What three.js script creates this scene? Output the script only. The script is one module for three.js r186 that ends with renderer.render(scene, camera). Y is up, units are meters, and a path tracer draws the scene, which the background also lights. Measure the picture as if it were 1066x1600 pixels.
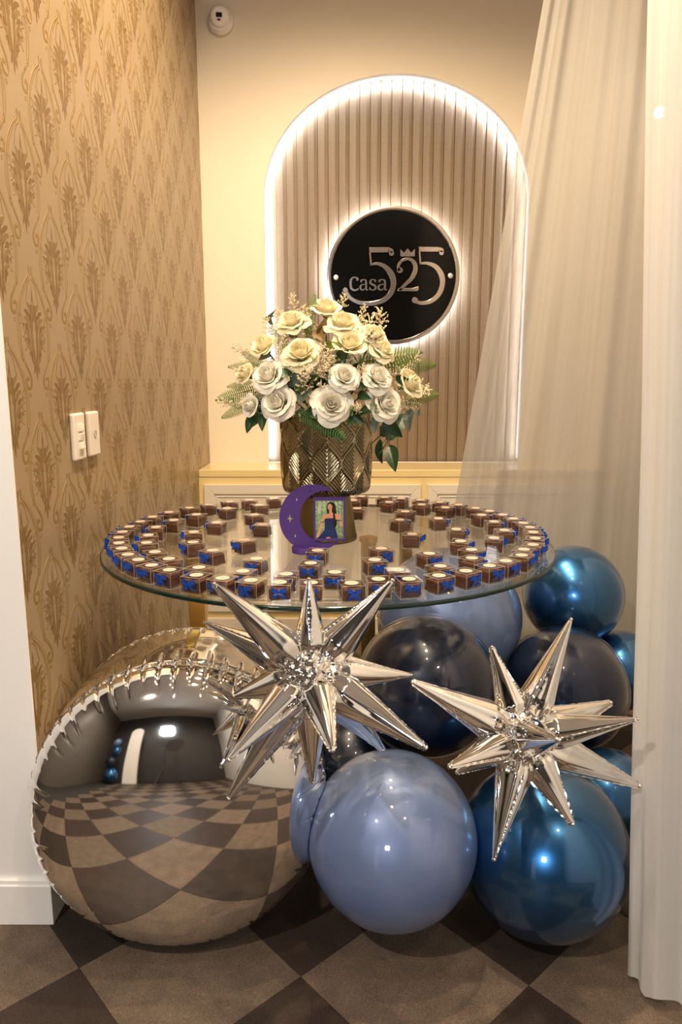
import * as THREE from 'three';
import { RoundedBoxGeometry } from 'three/addons/geometries/RoundedBoxGeometry.js';
import { mergeGeometries, mergeVertices } from 'three/addons/utils/BufferGeometryUtils.js';
import { RectAreaLightUniformsLib } from 'three/addons/lights/RectAreaLightUniformsLib.js';
import { ImprovedNoise } from 'three/addons/math/ImprovedNoise.js';
import { FontLoader } from 'three/addons/loaders/FontLoader.js';
import { TextGeometry } from 'three/addons/geometries/TextGeometry.js';

// ---------- camera, exposure, large lights ----------
const scene = new THREE.Scene();
scene.background = new THREE.Color(0x0b0a09);
const camera = new THREE.PerspectiveCamera(2 * Math.atan(800 / 1120) * 180 / Math.PI, 1066 / 1600, 0.05, 30);
camera.position.set(0, 1.2, 0);
camera.rotation.set(-10.3 * Math.PI / 180, 0, 0);
scene.add(camera);
const renderer = new THREE.WebGLRenderer({ antialias: true });
renderer.toneMapping = THREE.LinearToneMapping;
renderer.toneMappingExposure = 1.0;
renderer.shadowMap.enabled = true;
RectAreaLightUniformsLib.init();
const WARM = new THREE.Color(1, 0.76, 0.50), NEUTRAL = new THREE.Color(1, 0.86, 0.72), COOL = new THREE.Color(0.95, 0.97, 1), LED = new THREE.Color(0.80, 0.87, 1);
const SPOT_ALCOVE = 9, SPOT_ROOM = 8, STUDIO = 55, NICHE_LED = 115, SIGN_LED = 52;

// ---------- helpers ----------
let seed = 7;
const rnd = () => { seed = (seed * 1664525 + 1013904223) >>> 0; return seed / 4294967296; };
const rr = (a, b) => a + (b - a) * rnd();
const noise = new ImprovedNoise();
const used = {};
function numbered(n) { const k = used[n] = (used[n] ?? -1) + 1; return k ? n + '_' + String(k).padStart(3, '0') : n; }
const V = (x, y, z) => new THREE.Vector3(x, y, z);
function std(color, roughness, metalness = 0, extra = {}) {
  const c = Array.isArray(color) ? new THREE.Color().setRGB(...color) : new THREE.Color(color);
  return new THREE.MeshPhysicalMaterial({ color: c, roughness, metalness, ...extra });
}
function mesh(name, geo, mat, parent) {
  const m = new THREE.Mesh(geo, mat); m.castShadow = m.receiveShadow = true;
  if (parent) { m.name = name; parent.add(m); } else { m.name = numbered(name); scene.add(m); }
  return m;
}
function tag(o, label, category, group) { o.userData.label = label; o.userData.category = category; if (group) o.userData.group = group; return o; }
function thing(name, label, category, pos = [0, 0, 0], group) {
  const g = new THREE.Group(); g.name = numbered(name); g.position.set(...pos); scene.add(g); return tag(g, label, category, group);
}
function struct(name, geo, mat) { const m = mesh(name, geo, mat); m.userData.kind = 'structure'; return m; }
function box(x0, x1, y0, y1, z0, z1) { const g = new THREE.BoxGeometry(x1 - x0, y1 - y0, z1 - z0); g.translate((x0 + x1) / 2, (y0 + y1) / 2, (z0 + z1) / 2); return g; }
function rbox(x0, x1, y0, y1, z0, z1, r = 0.004, s = 2) { const g = new RoundedBoxGeometry(x1 - x0, y1 - y0, z1 - z0, s, r); g.translate((x0 + x1) / 2, (y0 + y1) / 2, (z0 + z1) / 2); return g; }
function merge(list) { return mergeGeometries(list.map(g => { const h = g.index ? g.toNonIndexed() : g.clone(); for (const k of Object.keys(h.attributes)) if (!['position', 'normal', 'uv'].includes(k)) h.deleteAttribute(k); return h; })); }
function grid(nu, nv, fn, closeU = false) {               // fn(u, v) -> [x, y, z]
  const pos = [], uv = [], idx = [];
  for (let j = 0; j <= nv; j++) for (let i = 0; i <= nu; i++) { const p = fn(i / nu, j / nv); pos.push(p[0], p[1], p[2]); uv.push(i / nu, j / nv); }
  const w = nu + 1;
  for (let j = 0; j < nv; j++) for (let i = 0; i < nu; i++) { const a = j * w + i; idx.push(a, a + 1, a + w, a + 1, a + w + 1, a + w); }
  const g = new THREE.BufferGeometry();
  g.setAttribute('position', new THREE.Float32BufferAttribute(pos, 3)); g.setAttribute('uv', new THREE.Float32BufferAttribute(uv, 2)); g.setIndex(idx);
  g.computeVertexNormals();
  if (closeU) { const n = g.attributes.normal; for (let j = 0; j <= nv; j++) { const a = j * w, b = a + nu; const v = V(n.getX(a) + n.getX(b), n.getY(a) + n.getY(b), n.getZ(a) + n.getZ(b)).normalize(); n.setXYZ(a, v.x, v.y, v.z); n.setXYZ(b, v.x, v.y, v.z); } }
  return g;
}
function bar(a, b, r0, r1, seg = 8) {                     // tapered rod between two points
  const d = b.clone().sub(a), g = new THREE.CylinderGeometry(r1, r0, d.length(), seg);
  g.applyQuaternion(new THREE.Quaternion().setFromUnitVectors(V(0, 1, 0), d.clone().normalize()));
  g.translate((a.x + b.x) / 2, (a.y + b.y) / 2, (a.z + b.z) / 2); return g;
}
function lathe(pts, seg = 48) { return new THREE.LatheGeometry(pts.map(p => new THREE.Vector2(...p)), seg); }
function canvasTex(w, h, draw, srgb = true, rep) {
  const c = document.createElement('canvas'); c.width = w; c.height = h; const x = c.getContext('2d'); draw(x, w, h);
  const t = new THREE.CanvasTexture(c); if (srgb) t.colorSpace = THREE.SRGBColorSpace;
  t.wrapS = t.wrapT = THREE.RepeatWrapping; if (rep) t.repeat.set(...rep); t.anisotropy = 8; return t;
}
function noiseTex(n, fn, srgb = false) {
  const d = new Uint8Array(n * n * 4);
  for (let j = 0; j < n; j++) for (let i = 0; i < n; i++) { const v = fn(i / n, j / n); const k = (j * n + i) * 4; const c = Array.isArray(v) ? v : [v, v, v]; d[k] = c[0]; d[k + 1] = c[1]; d[k + 2] = c[2]; d[k + 3] = 255; }
  const t = new THREE.DataTexture(d, n, n); t.wrapS = t.wrapT = THREE.RepeatWrapping; t.magFilter = THREE.LinearFilter; t.minFilter = THREE.LinearMipmapLinearFilter; t.generateMipmaps = true; if (srgb) t.colorSpace = THREE.SRGBColorSpace; t.needsUpdate = true; return t;
}
const ORD = ['first', 'second', 'third', 'fourth', 'fifth', 'sixth', 'seventh', 'eighth', 'ninth', 'tenth', 'eleventh', 'twelfth', 'thirteenth', 'fourteenth', 'fifteenth', 'sixteenth', 'seventeenth', 'eighteenth', 'nineteenth', 'twentieth', 'twenty-first', 'twenty-second', 'twenty-third', 'twenty-fourth', 'twenty-fifth', 'twenty-sixth', 'twenty-seventh', 'twenty-eighth', 'twenty-ninth', 'thirtieth'];

// ---------- room dimensions ----------
const WX = -0.659, JZ = -1.431, BZ = -3.59, CEIL = 3.1, RX = 1.3, FZ = 3.2, LX = -3;

// ---------- floor ----------
const speck = noiseTex(256, () => 120 + 135 * rnd());
const tileTex = (r, g, b) => noiseTex(256, (u, v) => { const k = 0.72 + 0.5 * rnd() + 0.10 * noise.noise(u * 5, v * 5, r); return [Math.min(255, r * k), Math.min(255, g * k), Math.min(255, b * k)]; }, true);
struct('floor', box(LX - 0.1, RX + 0.1, -0.12, -0.006, BZ - 0.2, FZ + 0.1), std([0.03, 0.026, 0.022], 0.8));
{
  const floor = scene.getObjectByName('floor');
  const S = 0.3274, cs = 0.8, light = [], dark = [];
  for (const k of [0, 1, 2]) {
    light.push(std(0xffffff, 0.62, 0, { map: tileTex(100 + k * 4, 88 + k * 3, 76 + k * 3), bumpMap: speck, bumpScale: 0.0006, specularIntensity: 0.4 }));
    dark.push(std(0xffffff, 0.5, 0, { map: tileTex(54 + k * 3, 46 + k * 2, 41 + k * 2), bumpMap: speck, bumpScale: 0.0006, specularIntensity: 0.4 }));
  }
  const sh = new THREE.Shape(); const h = S / 2 - 0.0012; sh.moveTo(-h, -h); sh.lineTo(h, -h); sh.lineTo(h, h); sh.lineTo(-h, h); sh.closePath();
  const tg = new THREE.ExtrudeGeometry(sh, { depth: 0.004, bevelEnabled: true, bevelSize: 0.0008, bevelThickness: 0.0008, bevelSegments: 1 });
  tg.rotateX(-Math.PI / 2); tg.translate(0, -0.0048, 0);
  { const uv = tg.attributes.uv, p = tg.attributes.position; for (let i = 0; i < uv.count; i++) uv.setXY(i, p.getX(i) * 4, p.getZ(i) * 4); }
  const ang = Math.atan2(0.022, 0.4625), a1 = ang + Math.PI / 4, a2 = ang - Math.PI / 4;
  const e1 = [Math.cos(a1) * S, Math.sin(a1) * S], e2 = [Math.cos(a2) * S, Math.sin(a2) * S];
  for (let i = -14; i < 16; i++) for (let j = -14; j < 16; j++) {
    const x = -0.314 + i * e1[0] + j * e2[0], z = -1.2875 + i * e1[1] + j * e2[1];
    if (x < -1.9 || x > RX + 0.15 || z > 2.7 || z < BZ + 0.1 || (z < JZ - 0.25 && x < WX - 0.2)) continue;
    const m = mesh('tile', tg, ((i + j) % 2 === 0 ? light : dark)[Math.floor(rnd() * 3)], floor);
    m.position.set(x, 0, z); m.rotation.y = -a1 + Math.floor(rnd() * 4) * Math.PI / 2;
  }
}

// ---------- wallpaper ----------
const PW = 0.268, PH = 0.305;
function damask(x, W, H, pal, relief) {
  x.fillStyle = pal.bg; x.fillRect(0, 0, W, H);
  if (!relief) for (let i = 0; i < 5200; i++) { const k = rnd(); x.globalAlpha = 0.16; x.fillStyle = k < 0.5 ? pal.lo : pal.hi; x.fillRect(rnd() * W, rnd() * H, 1.5 + rnd() * 3, 5 + rnd() * 26); }
  x.globalAlpha = 1;
  const sx = W / PW, sy = H / PH;
  const at = (cx, cy) => {
    x.save(); x.translate(cx * sx, cy * sy); x.scale(sx, sy); x.scale(PW / 0.247, PH / 0.29); x.lineCap = 'round'; x.lineJoin = 'round';
    // ogee scrolls on both sides
    for (const s of [-1, 1]) {
      const path = (o = 0) => { x.beginPath(); x.moveTo(s * 0.006, -0.134); x.bezierCurveTo(s * 0.004, -0.118, s * (0.020 - o), -0.116, s * (0.036 - o), -0.098); x.bezierCurveTo(s * (0.058 - o), -0.072, s * (0.072 - o), -0.045, s * (0.072 - o), -0.006); x.bezierCurveTo(s * (0.072 - o), 0.034, s * 0.056, 0.050, s * 0.038, 0.070); x.bezierCurveTo(s * 0.022, 0.088, s * 0.030, 0.112, s * 0.047, 0.103); x.bezierCurveTo(s * 0.058, 0.096, s * 0.052, 0.080, s * 0.042, 0.086); };
      path(); x.lineWidth = 0.0074; x.strokeStyle = pal.scroll; x.stroke();
      path(); x.lineWidth = 0.0024; x.strokeStyle = pal.glint; x.stroke();
      path(0.009); x.lineWidth = 0.0022; x.strokeStyle = pal.scroll; x.stroke();
      x.beginPath(); x.moveTo(s * 0.004, -0.112); x.bezierCurveTo(s * 0.026, -0.100, s * 0.020, -0.080, s * 0.030, -0.066); x.lineWidth = 0.0030; x.strokeStyle = pal.scroll; x.stroke();
      x.strokeStyle = pal.scroll; for (const q of [0.2, 0.45, 0.7]) { x.beginPath(); x.arc(s * (0.062 - q * 0.02), -0.05 + q * 0.10, 0.008 + q * 0.002, s > 0 ? 1.6 : -1.5, s > 0 ? 4.9 : 1.6); x.lineWidth = 0.0026; x.stroke(); }
      for (const [a, b, r] of [[0.061, 0.045, 0.007], [0.056, 0.108, 0.006], [0.040, 0.118, 0.004]]) { x.beginPath(); x.ellipse(s * a, b, r * 0.6, r, s * 0.5, 0, 7); x.lineWidth = 0.0022; x.stroke(); }
    }
    // leaf cluster: a stem tip, lobes that widen and then hang to a point
    x.fillStyle = pal.motif;
    x.beginPath(); x.moveTo(0, -0.098); x.quadraticCurveTo(0.007, -0.06, 0.006, -0.03); x.lineTo(-0.006, -0.03); x.quadraticCurveTo(-0.007, -0.06, 0, -0.098); x.fill();
    for (let k = 0; k < 9; k++) {
      const t = k / 8, y = -0.058 + t * 0.112, wd = 0.040 * Math.sin(Math.PI * Math.min(1, 0.16 + t * 0.80)) * (k % 2 ? 1 : 0.86) + 0.003;
      for (const s of [-1, 1]) {
        x.fillStyle = k % 2 ? pal.motif : pal.motif2;
        x.beginPath(); x.ellipse(s * wd * 0.72, y + 0.004, 0.0066, 0.0140, s * (0.85 - t * 0.5), 0, 7); x.fill();
        x.beginPath(); x.arc(s * (wd + 0.004), y - 0.004, 0.0042, 0, 7); x.fill();
        x.fillStyle = pal.motif; x.beginPath(); x.ellipse(s * wd * 0.28, y + 0.008, 0.0046, 0.013, s * 0.25, 0, 7); x.fill();
      }
    }
    x.beginPath(); x.moveTo(-0.007, 0.045); x.quadraticCurveTo(-0.006, 0.075, 0, 0.092); x.quadraticCurveTo(0.006, 0.075, 0.007, 0.045); x.fill();
    for (const s of [-1, 1]) { x.beginPath(); x.ellipse(s * 0.009, 0.062, 0.0035, 0.014, -s * 0.25, 0, 7); x.fill(); }
    x.strokeStyle = pal.vein; x.lineWidth = 0.0016;
    for (const s of [-1, 0, 1]) { x.beginPath(); x.moveTo(0, -0.07); x.quadraticCurveTo(s * 0.016, -0.01, s * 0.010, 0.06); x.stroke(); }
    x.restore();
  };
  for (const dx of [-1, 0, 1]) for (const dy of [-1, 0, 1]) { at(PW * (0.25 + dx), PH * (0.25 + dy)); at(PW * (0.75 + dx), PH * (0.75 + dy)); }
  if (!relief) { x.globalCompositeOperation = 'source-over'; for (let i = 0; i < 9000; i++) { x.globalAlpha = 0.07; x.fillStyle = rnd() < 0.5 ? '#fff0d0' : '#5a4020'; x.fillRect(rnd() * W, rnd() * H, 2, 3 + rnd() * 9); } x.globalAlpha = 1; }
}
const rep = [1 / PW, 1 / PH];
const wpColor = canvasTex(1024, 1200, (x, w, h) => damask(x, w, h, { bg: '#a59174', lo: '#927c5d', hi: '#b8a588', scroll: '#8d7142', glint: '#c4a86e', motif: '#7d643c', motif2: '#8f7347', vein: '#ab9062' }), true, rep);
const wpBump = canvasTex(1024, 1200, (x, w, h) => damask(x, w, h, { bg: '#505050', scroll: '#b0b0b0', glint: '#f4f4f4', motif: '#909090', motif2: '#b4b4b4', vein: '#4a4a4a' }, true), false, rep);
const wallpaper = std(0xffffff, 0.36, 0.22, { map: wpColor, bumpMap: wpBump, bumpScale: 0.0055 });
const cream = std([0.80, 0.715, 0.575], 0.55), white = std([0.92, 0.915, 0.90], 0.4), ceilMat = std([0.5, 0.46, 0.42], 0.8);
{
  const g = box(WX - 0.18, WX, 0, CEIL, BZ - 0.16, JZ - 0.006);
  const p = g.attributes.position, uv = g.attributes.uv; for (let i = 0; i < uv.count; i++) uv.setXY(i, -p.getZ(i) - 1.45 + PW * 0.25, p.getY(i) + 0.0);
  struct('wall_left', g, wallpaper);
  struct('wall_entrance', merge([box(LX, WX, 0, CEIL, JZ - 0.006, JZ), box(LX, WX - 0.18, 0, CEIL, JZ - 0.2, JZ - 0.006)]), white);
}
// ---------- back wall with arched opening ----------
const AX = 0.265, AR = 0.63, AS = 2.05, AH = 0.54, NB = 0.80;
const archPt = t => [AX - AR * Math.cos(t), AS + AH * Math.sin(t)];
{
  const sh = new THREE.Shape(); sh.moveTo(WX - 0.18, 0); sh.lineTo(RX + 0.1, 0); sh.lineTo(RX + 0.1, CEIL); sh.lineTo(WX - 0.18, CEIL); sh.closePath();
  const ho = new THREE.Path(); ho.moveTo(AX - AR, NB); for (let i = 0; i <= 64; i++) ho.lineTo(...archPt(Math.PI * i / 64)); ho.lineTo(AX + AR, NB); ho.closePath(); sh.holes.push(ho);
  const g = new THREE.ExtrudeGeometry(sh, { depth: 0.05, bevelEnabled: false }); g.translate(0, 0, BZ - 0.05);
  struct('wall_back', g, cream);
  struct('wall_niche', box(WX - 0.18, RX + 0.1, 0, CEIL, BZ - 0.16, BZ - 0.085), std([0.3, 0.24, 0.17], 0.7));
  const niche = scene.getObjectByName('wall_niche');
  const slatTex = noiseTex(128, (u, v) => { const k = 0.92 + 0.08 * noise.noise(u * 40, v * 2, 3) + 0.05 * rnd(); return [138 * k, 118 * k, 95 * k]; }, true);
  const slatMats = [0, 1, 2].map(k => std([0.95 - k * 0.04, 0.95 - k * 0.045, 0.95 - k * 0.05], 0.5, 0, { map: slatTex }));
  const ps = new THREE.Shape(); ps.moveTo(-0.0247, 0); ps.lineTo(0.0247, 0); ps.lineTo(0.0247, 0.0165); ps.lineTo(0.0240, 0.0175); ps.lineTo(-0.006, 0.0165); ps.lineTo(-0.009, 0.0155); ps.lineTo(-0.0232, 0.0115); ps.lineTo(-0.0247, 0.009); ps.closePath();
  const sg = new THREE.ExtrudeGeometry(ps, { depth: 2.63 - NB, bevelEnabled: false }); sg.rotateX(-Math.PI / 2); 
  for (let i = 0; i < 27; i++) { const m = mesh('slat', sg, slatMats[i % 3], niche); m.position.set(AX - 0.65 + i * 0.05, NB, BZ - 0.083); m.rotation.y = 0; m.scale.z = 1; }
  for (const m of niche.children) { m.rotation.y = Math.PI; m.position.z = BZ - 0.0845; m.scale.set(1, 1, 1); }
}
struct('wall_right', box(RX, RX + 0.12, 0, CEIL, BZ - 0.16, FZ), std([0.62, 0.59, 0.55], 0.8));
struct('wall_front', box(LX, RX + 0.1, 0, CEIL, FZ, FZ + 0.12), std([0.035, 0.032, 0.034], 0.5));
struct('wall_side', box(LX - 0.12, LX, 0, CEIL, JZ - 0.2, FZ + 0.1), std([0.10, 0.085, 0.07], 0.5));
struct('ceiling', box(LX - 0.12, RX + 0.12, CEIL, CEIL + 0.1, BZ - 0.16, FZ + 0.12), ceilMat);
struct('baseboard_left', merge([rbox(LX, WX + 0.014, 0, 0.098, JZ, JZ + 0.014, 0.002), rbox(LX, WX + 0.010, 0.098, 0.108, JZ, JZ + 0.009, 0.002), rbox(WX, WX + 0.014, 0, 0.098, -3.29, JZ + 0.002, 0.002), rbox(WX, WX + 0.009, 0.098, 0.108, -3.29, JZ + 0.002, 0.002)]), white);

// ---------- lights as fittings ----------
function downlight(x, z, color, intensity, label, angle = 1.45, emit = 14) {
  const t = thing('ceiling_spotlight', label, 'spotlight', [x, CEIL, z], 'ceiling spotlights');
  mesh('trim_ring', lathe([[0.036, 0], [0.052, 0], [0.055, -0.004], [0.052, -0.009], [0.04, -0.010], [0.036, 0]], 32), std([0.8, 0.8, 0.78], 0.4), t);
  const d = new THREE.CircleGeometry(0.036, 24); d.rotateX(Math.PI / 2); d.translate(0, -0.004, 0);
  mesh('lens', d, new THREE.MeshStandardMaterial({ color: 0x111111, emissive: color, emissiveIntensity: emit }), t);
  const s = new THREE.SpotLight(color, intensity, 0, angle, 0.35, 2); s.position.set(0, -0.03, 0); s.castShadow = true; s.shadow.radius = 2; s.target.position.set(0, -3, 0); t.add(s); t.add(s.target);
}
downlight(0.05, -2.25, WARM, SPOT_ALCOVE, 'warm ceiling spotlight deepest in the alcove, nearest the arch');
downlight(0.05, -1.65, WARM, SPOT_ALCOVE, 'warm ceiling spotlight second from the arch, above the glass table');
downlight(0.05, -1.05, WARM, SPOT_ALCOVE * 0.75, 'warm ceiling spotlight third from the arch, above the front of the table');
downlight(0.0, -0.35, WARM, SPOT_ALCOVE * 0.35, 'warm ceiling spotlight fourth from the arch, just behind the camera');
downlight(-1.3, 0.7, NEUTRAL, SPOT_ROOM * 2, 'neutral ceiling spotlight in the room at the left');
downlight(0.9, 0.5, WARM, SPOT_ROOM * 0.4, 'warm ceiling spotlight at the right of the room');
{ // small bright lamp on the side wall that glows through the sheer curtain
  const t = thing('wall_spotlight', 'small bright wall spotlight glowing through the sheer curtain at upper right', 'spotlight', [RX, 2.24, -3.05]), q = new THREE.Quaternion().setFromUnitVectors(V(0, 1, 0), V(-0.35, -0.3, 0.9).normalize());
  mesh('bracket', merge([rbox(-0.008, 0, -0.03, 0.03, -0.03, 0.03, 0.003), bar(V(-0.006, 0, 0), V(-0.04, 0, 0), 0.006, 0.006)]), std([0.5, 0.5, 0.5], 0.4, 0.5), t);
  const h = lathe([[0, -0.05], [0.022, -0.045], [0.026, 0], [0.023, 0.001], [0.02, -0.01]], 24); h.applyQuaternion(q); h.translate(-0.05, 0, 0); mesh('housing', h, std([0.6, 0.6, 0.6], 0.4, 0.5), t);
  const c = new THREE.CircleGeometry(0.019, 20); c.rotateX(-Math.PI / 2); c.translate(0, -0.004, 0); c.applyQuaternion(q); c.translate(-0.05, 0, 0); mesh('lens', c, new THREE.MeshStandardMaterial({ color: 0x222222, emissive: NEUTRAL, emissiveIntensity: 45 }), t);
  const l = new THREE.SpotLight(NEUTRAL, 0.4, 0, 0.6, 0.8, 2); l.position.set(-0.06, -0.01, 0.02); l.target.position.set(-0.4, -0.3, 0.9); l.castShadow = true; t.add(l); t.add(l.target);
}
{ // round studio light on a stand in the room; seen as the white spot mirrored in the balloons
  const p = V(-0.62, 1.85, 2.5), t = thing('studio_light', 'round white studio light on a stand, mirrored as bright spot in balloons', 'lamp', [p.x, 0, p.z]);
  const aim = V(0.1, 0.9, -2.2), dir = aim.clone().sub(p).normalize(), q = new THREE.Quaternion().setFromUnitVectors(V(0, 0, 1), dir);
  const head = lathe([[0, -0.07], [0.16, -0.07], [0.225, -0.02], [0.235, 0.01], [0.222, 0.012], [0.215, 0.0]], 48); head.rotateX(Math.PI / 2); head.applyQuaternion(q); head.translate(0, p.y, 0);
  mesh('housing', head, std([0.02, 0.02, 0.02], 0.5), t);
  const f = new THREE.CircleGeometry(0.215, 40); f.translate(0, 0, 0.002); f.applyQuaternion(q); f.translate(0, p.y, 0);
  mesh('diffuser', f, new THREE.MeshStandardMaterial({ color: 0x222222, emissive: COOL, emissiveIntensity: 9 }), t);
  mesh('stand', merge([bar(V(0, 0.5, 0), V(0, p.y - 0.2, -0.02), 0.012, 0.01), bar(V(0, p.y - 0.22, -0.02), V(0, p.y, 0.06), 0.012, 0.01)]), std([0.03, 0.03, 0.03], 0.4), t);
  for (let k = 0; k < 3; k++) mesh('leg', bar(V(0, 0.55, 0), V(0.42 * Math.cos(k * 2.094), 0.01, 0.42 * Math.sin(k * 2.094)), 0.01, 0.01), std([0.03, 0.03, 0.03], 0.4), t);
  const l = new THREE.RectAreaLight(COOL, STUDIO, 0.38, 0.38); l.position.set(dir.x * 0.03, p.y + dir.y * 0.03, dir.z * 0.03); t.add(l); l.lookAt(aim);
}
{ // LED strip round the arch
  const t = thing('led_strip', 'white LED strip hidden behind the lip of the arched niche', 'light strip');
  const ledMat = new THREE.MeshStandardMaterial({ color: 0x444444, emissive: LED, emissiveIntensity: 3 });
  const pts = []; for (let k = 0; k <= 4; k++) pts.push([AX - AR, NB + 0.02 + (AS - NB - 0.02) * k / 4]); for (let k = 1; k < 16; k++) pts.push(archPt(Math.PI * k / 16)); for (let k = 0; k <= 4; k++) pts.push([AX + AR, AS - (AS - NB - 0.02) * k / 4]);
  const gs = [];
  for (let i = 0; i + 1 < pts.length; i++) {
    const [ax, ay] = pts[i], [bx, by] = pts[i + 1], len = Math.hypot(bx - ax, by - ay), tx = (bx - ax) / len, ty = (by - ay) / len, nx = ty, ny = -tx, cx = (ax + bx) / 2, cy = (ay + by) / 2;
    const g = new THREE.BoxGeometry(len, 0.004, 0.010); g.rotateZ(Math.atan2(ty, tx)); g.translate(cx + nx * 0.004, cy + ny * 0.004, BZ - 0.038); gs.push(g);
    const l = new THREE.RectAreaLight(LED, NICHE_LED, len * 0.98, 0.012); l.position.set(cx + nx * 0.008, cy + ny * 0.008, BZ - 0.038);
    const z = V(-nx * 0.42, -ny * 0.42, 0.9).normalize(), xa = V(tx, ty, 0), ya = z.clone().cross(xa); l.quaternion.setFromRotationMatrix(new THREE.Matrix4().makeBasis(xa, ya, z)); t.add(l);
  }
  mesh('strip', merge(gs), ledMat, t);
}

// ---------- built-in cabinet under the niche ----------
const TOPZ = -3.293;
{
  const yel = std([0.82, 0.65, 0.31], 0.28, 0, { clearcoat: 0.5, clearcoatRoughness: 0.15 }), pale = std([0.76, 0.68, 0.56], 0.4), t = thing('cabinet', 'low cream built-in cabinet with framed panels beneath the arched niche', 'cabinet', [0.32, 0, -3.44]);
  const o = [-0.32, 0, 3.44], L = g => { g.translate(...o); return g; };
  mesh('top', L(rbox(WX, RX - 0.002, 0.765, NB, BZ, TOPZ, 0.004)), yel, t);
  mesh('carcass', L(box(WX, RX - 0.004, 0.085, 0.765, BZ + 0.001, TOPZ - 0.004)), yel, t);
  mesh('plinth', L(rbox(WX, RX - 0.004, 0, 0.085, BZ + 0.001, TOPZ + 0.008, 0.003)), pale, t);
  for (const [x0, x1] of [[-0.635, 0.371], [0.401, 1.27]]) {
    const y0 = 0.12, y1 = 0.732, w = 0.046, d = mesh('door', L(rbox(x0 + w - 0.002, x1 - w + 0.002, y0 + w - 0.002, y1 - w + 0.002, TOPZ - 0.004, TOPZ + 0.004, 0.002)), pale, t);
    const rail = (a, b, c, e) => { const s = new THREE.Shape(); s.moveTo(...a); s.lineTo(...b); s.lineTo(...c); s.lineTo(...e); s.closePath(); const g = new THREE.ExtrudeGeometry(s, { depth: 0.010, bevelEnabled: true, bevelSize: 0.003, bevelThickness: 0.003, bevelSegments: 2, bevelOffset: -0.003 }); g.translate(0, 0, TOPZ - 0.002); return L(g); };
    mesh('rail', rail([x0, y1], [x0 + w, y1 - w], [x1 - w, y1 - w], [x1, y1]), pale, d); mesh('rail', rail([x0, y0], [x1, y0], [x1 - w, y0 + w], [x0 + w, y0 + w]), pale, d);
    mesh('stile', rail([x0, y0], [x0 + w, y0 + w], [x0 + w, y1 - w], [x0, y1]), pale, d); mesh('stile', rail([x1, y0], [x1, y1], [x1 - w, y1 - w], [x1 - w, y0 + w]), pale, d);
    const bd = []; const bx0 = x0 + w + 0.012, bx1 = x1 - w - 0.012, by0 = y0 + w + 0.012, by1 = y1 - w - 0.012;
    for (const [p, q] of [[[bx0, by0], [bx1, by0]], [[bx0, by1], [bx1, by1]], [[bx0, by0], [bx0, by1]], [[bx1, by0], [bx1, by1]]]) bd.push(bar(V(p[0], p[1], TOPZ + 0.004), V(q[0], q[1], TOPZ + 0.004), 0.004, 0.004, 6));
    mesh('bead', L(merge(bd)), pale, d);
  }
}

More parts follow.
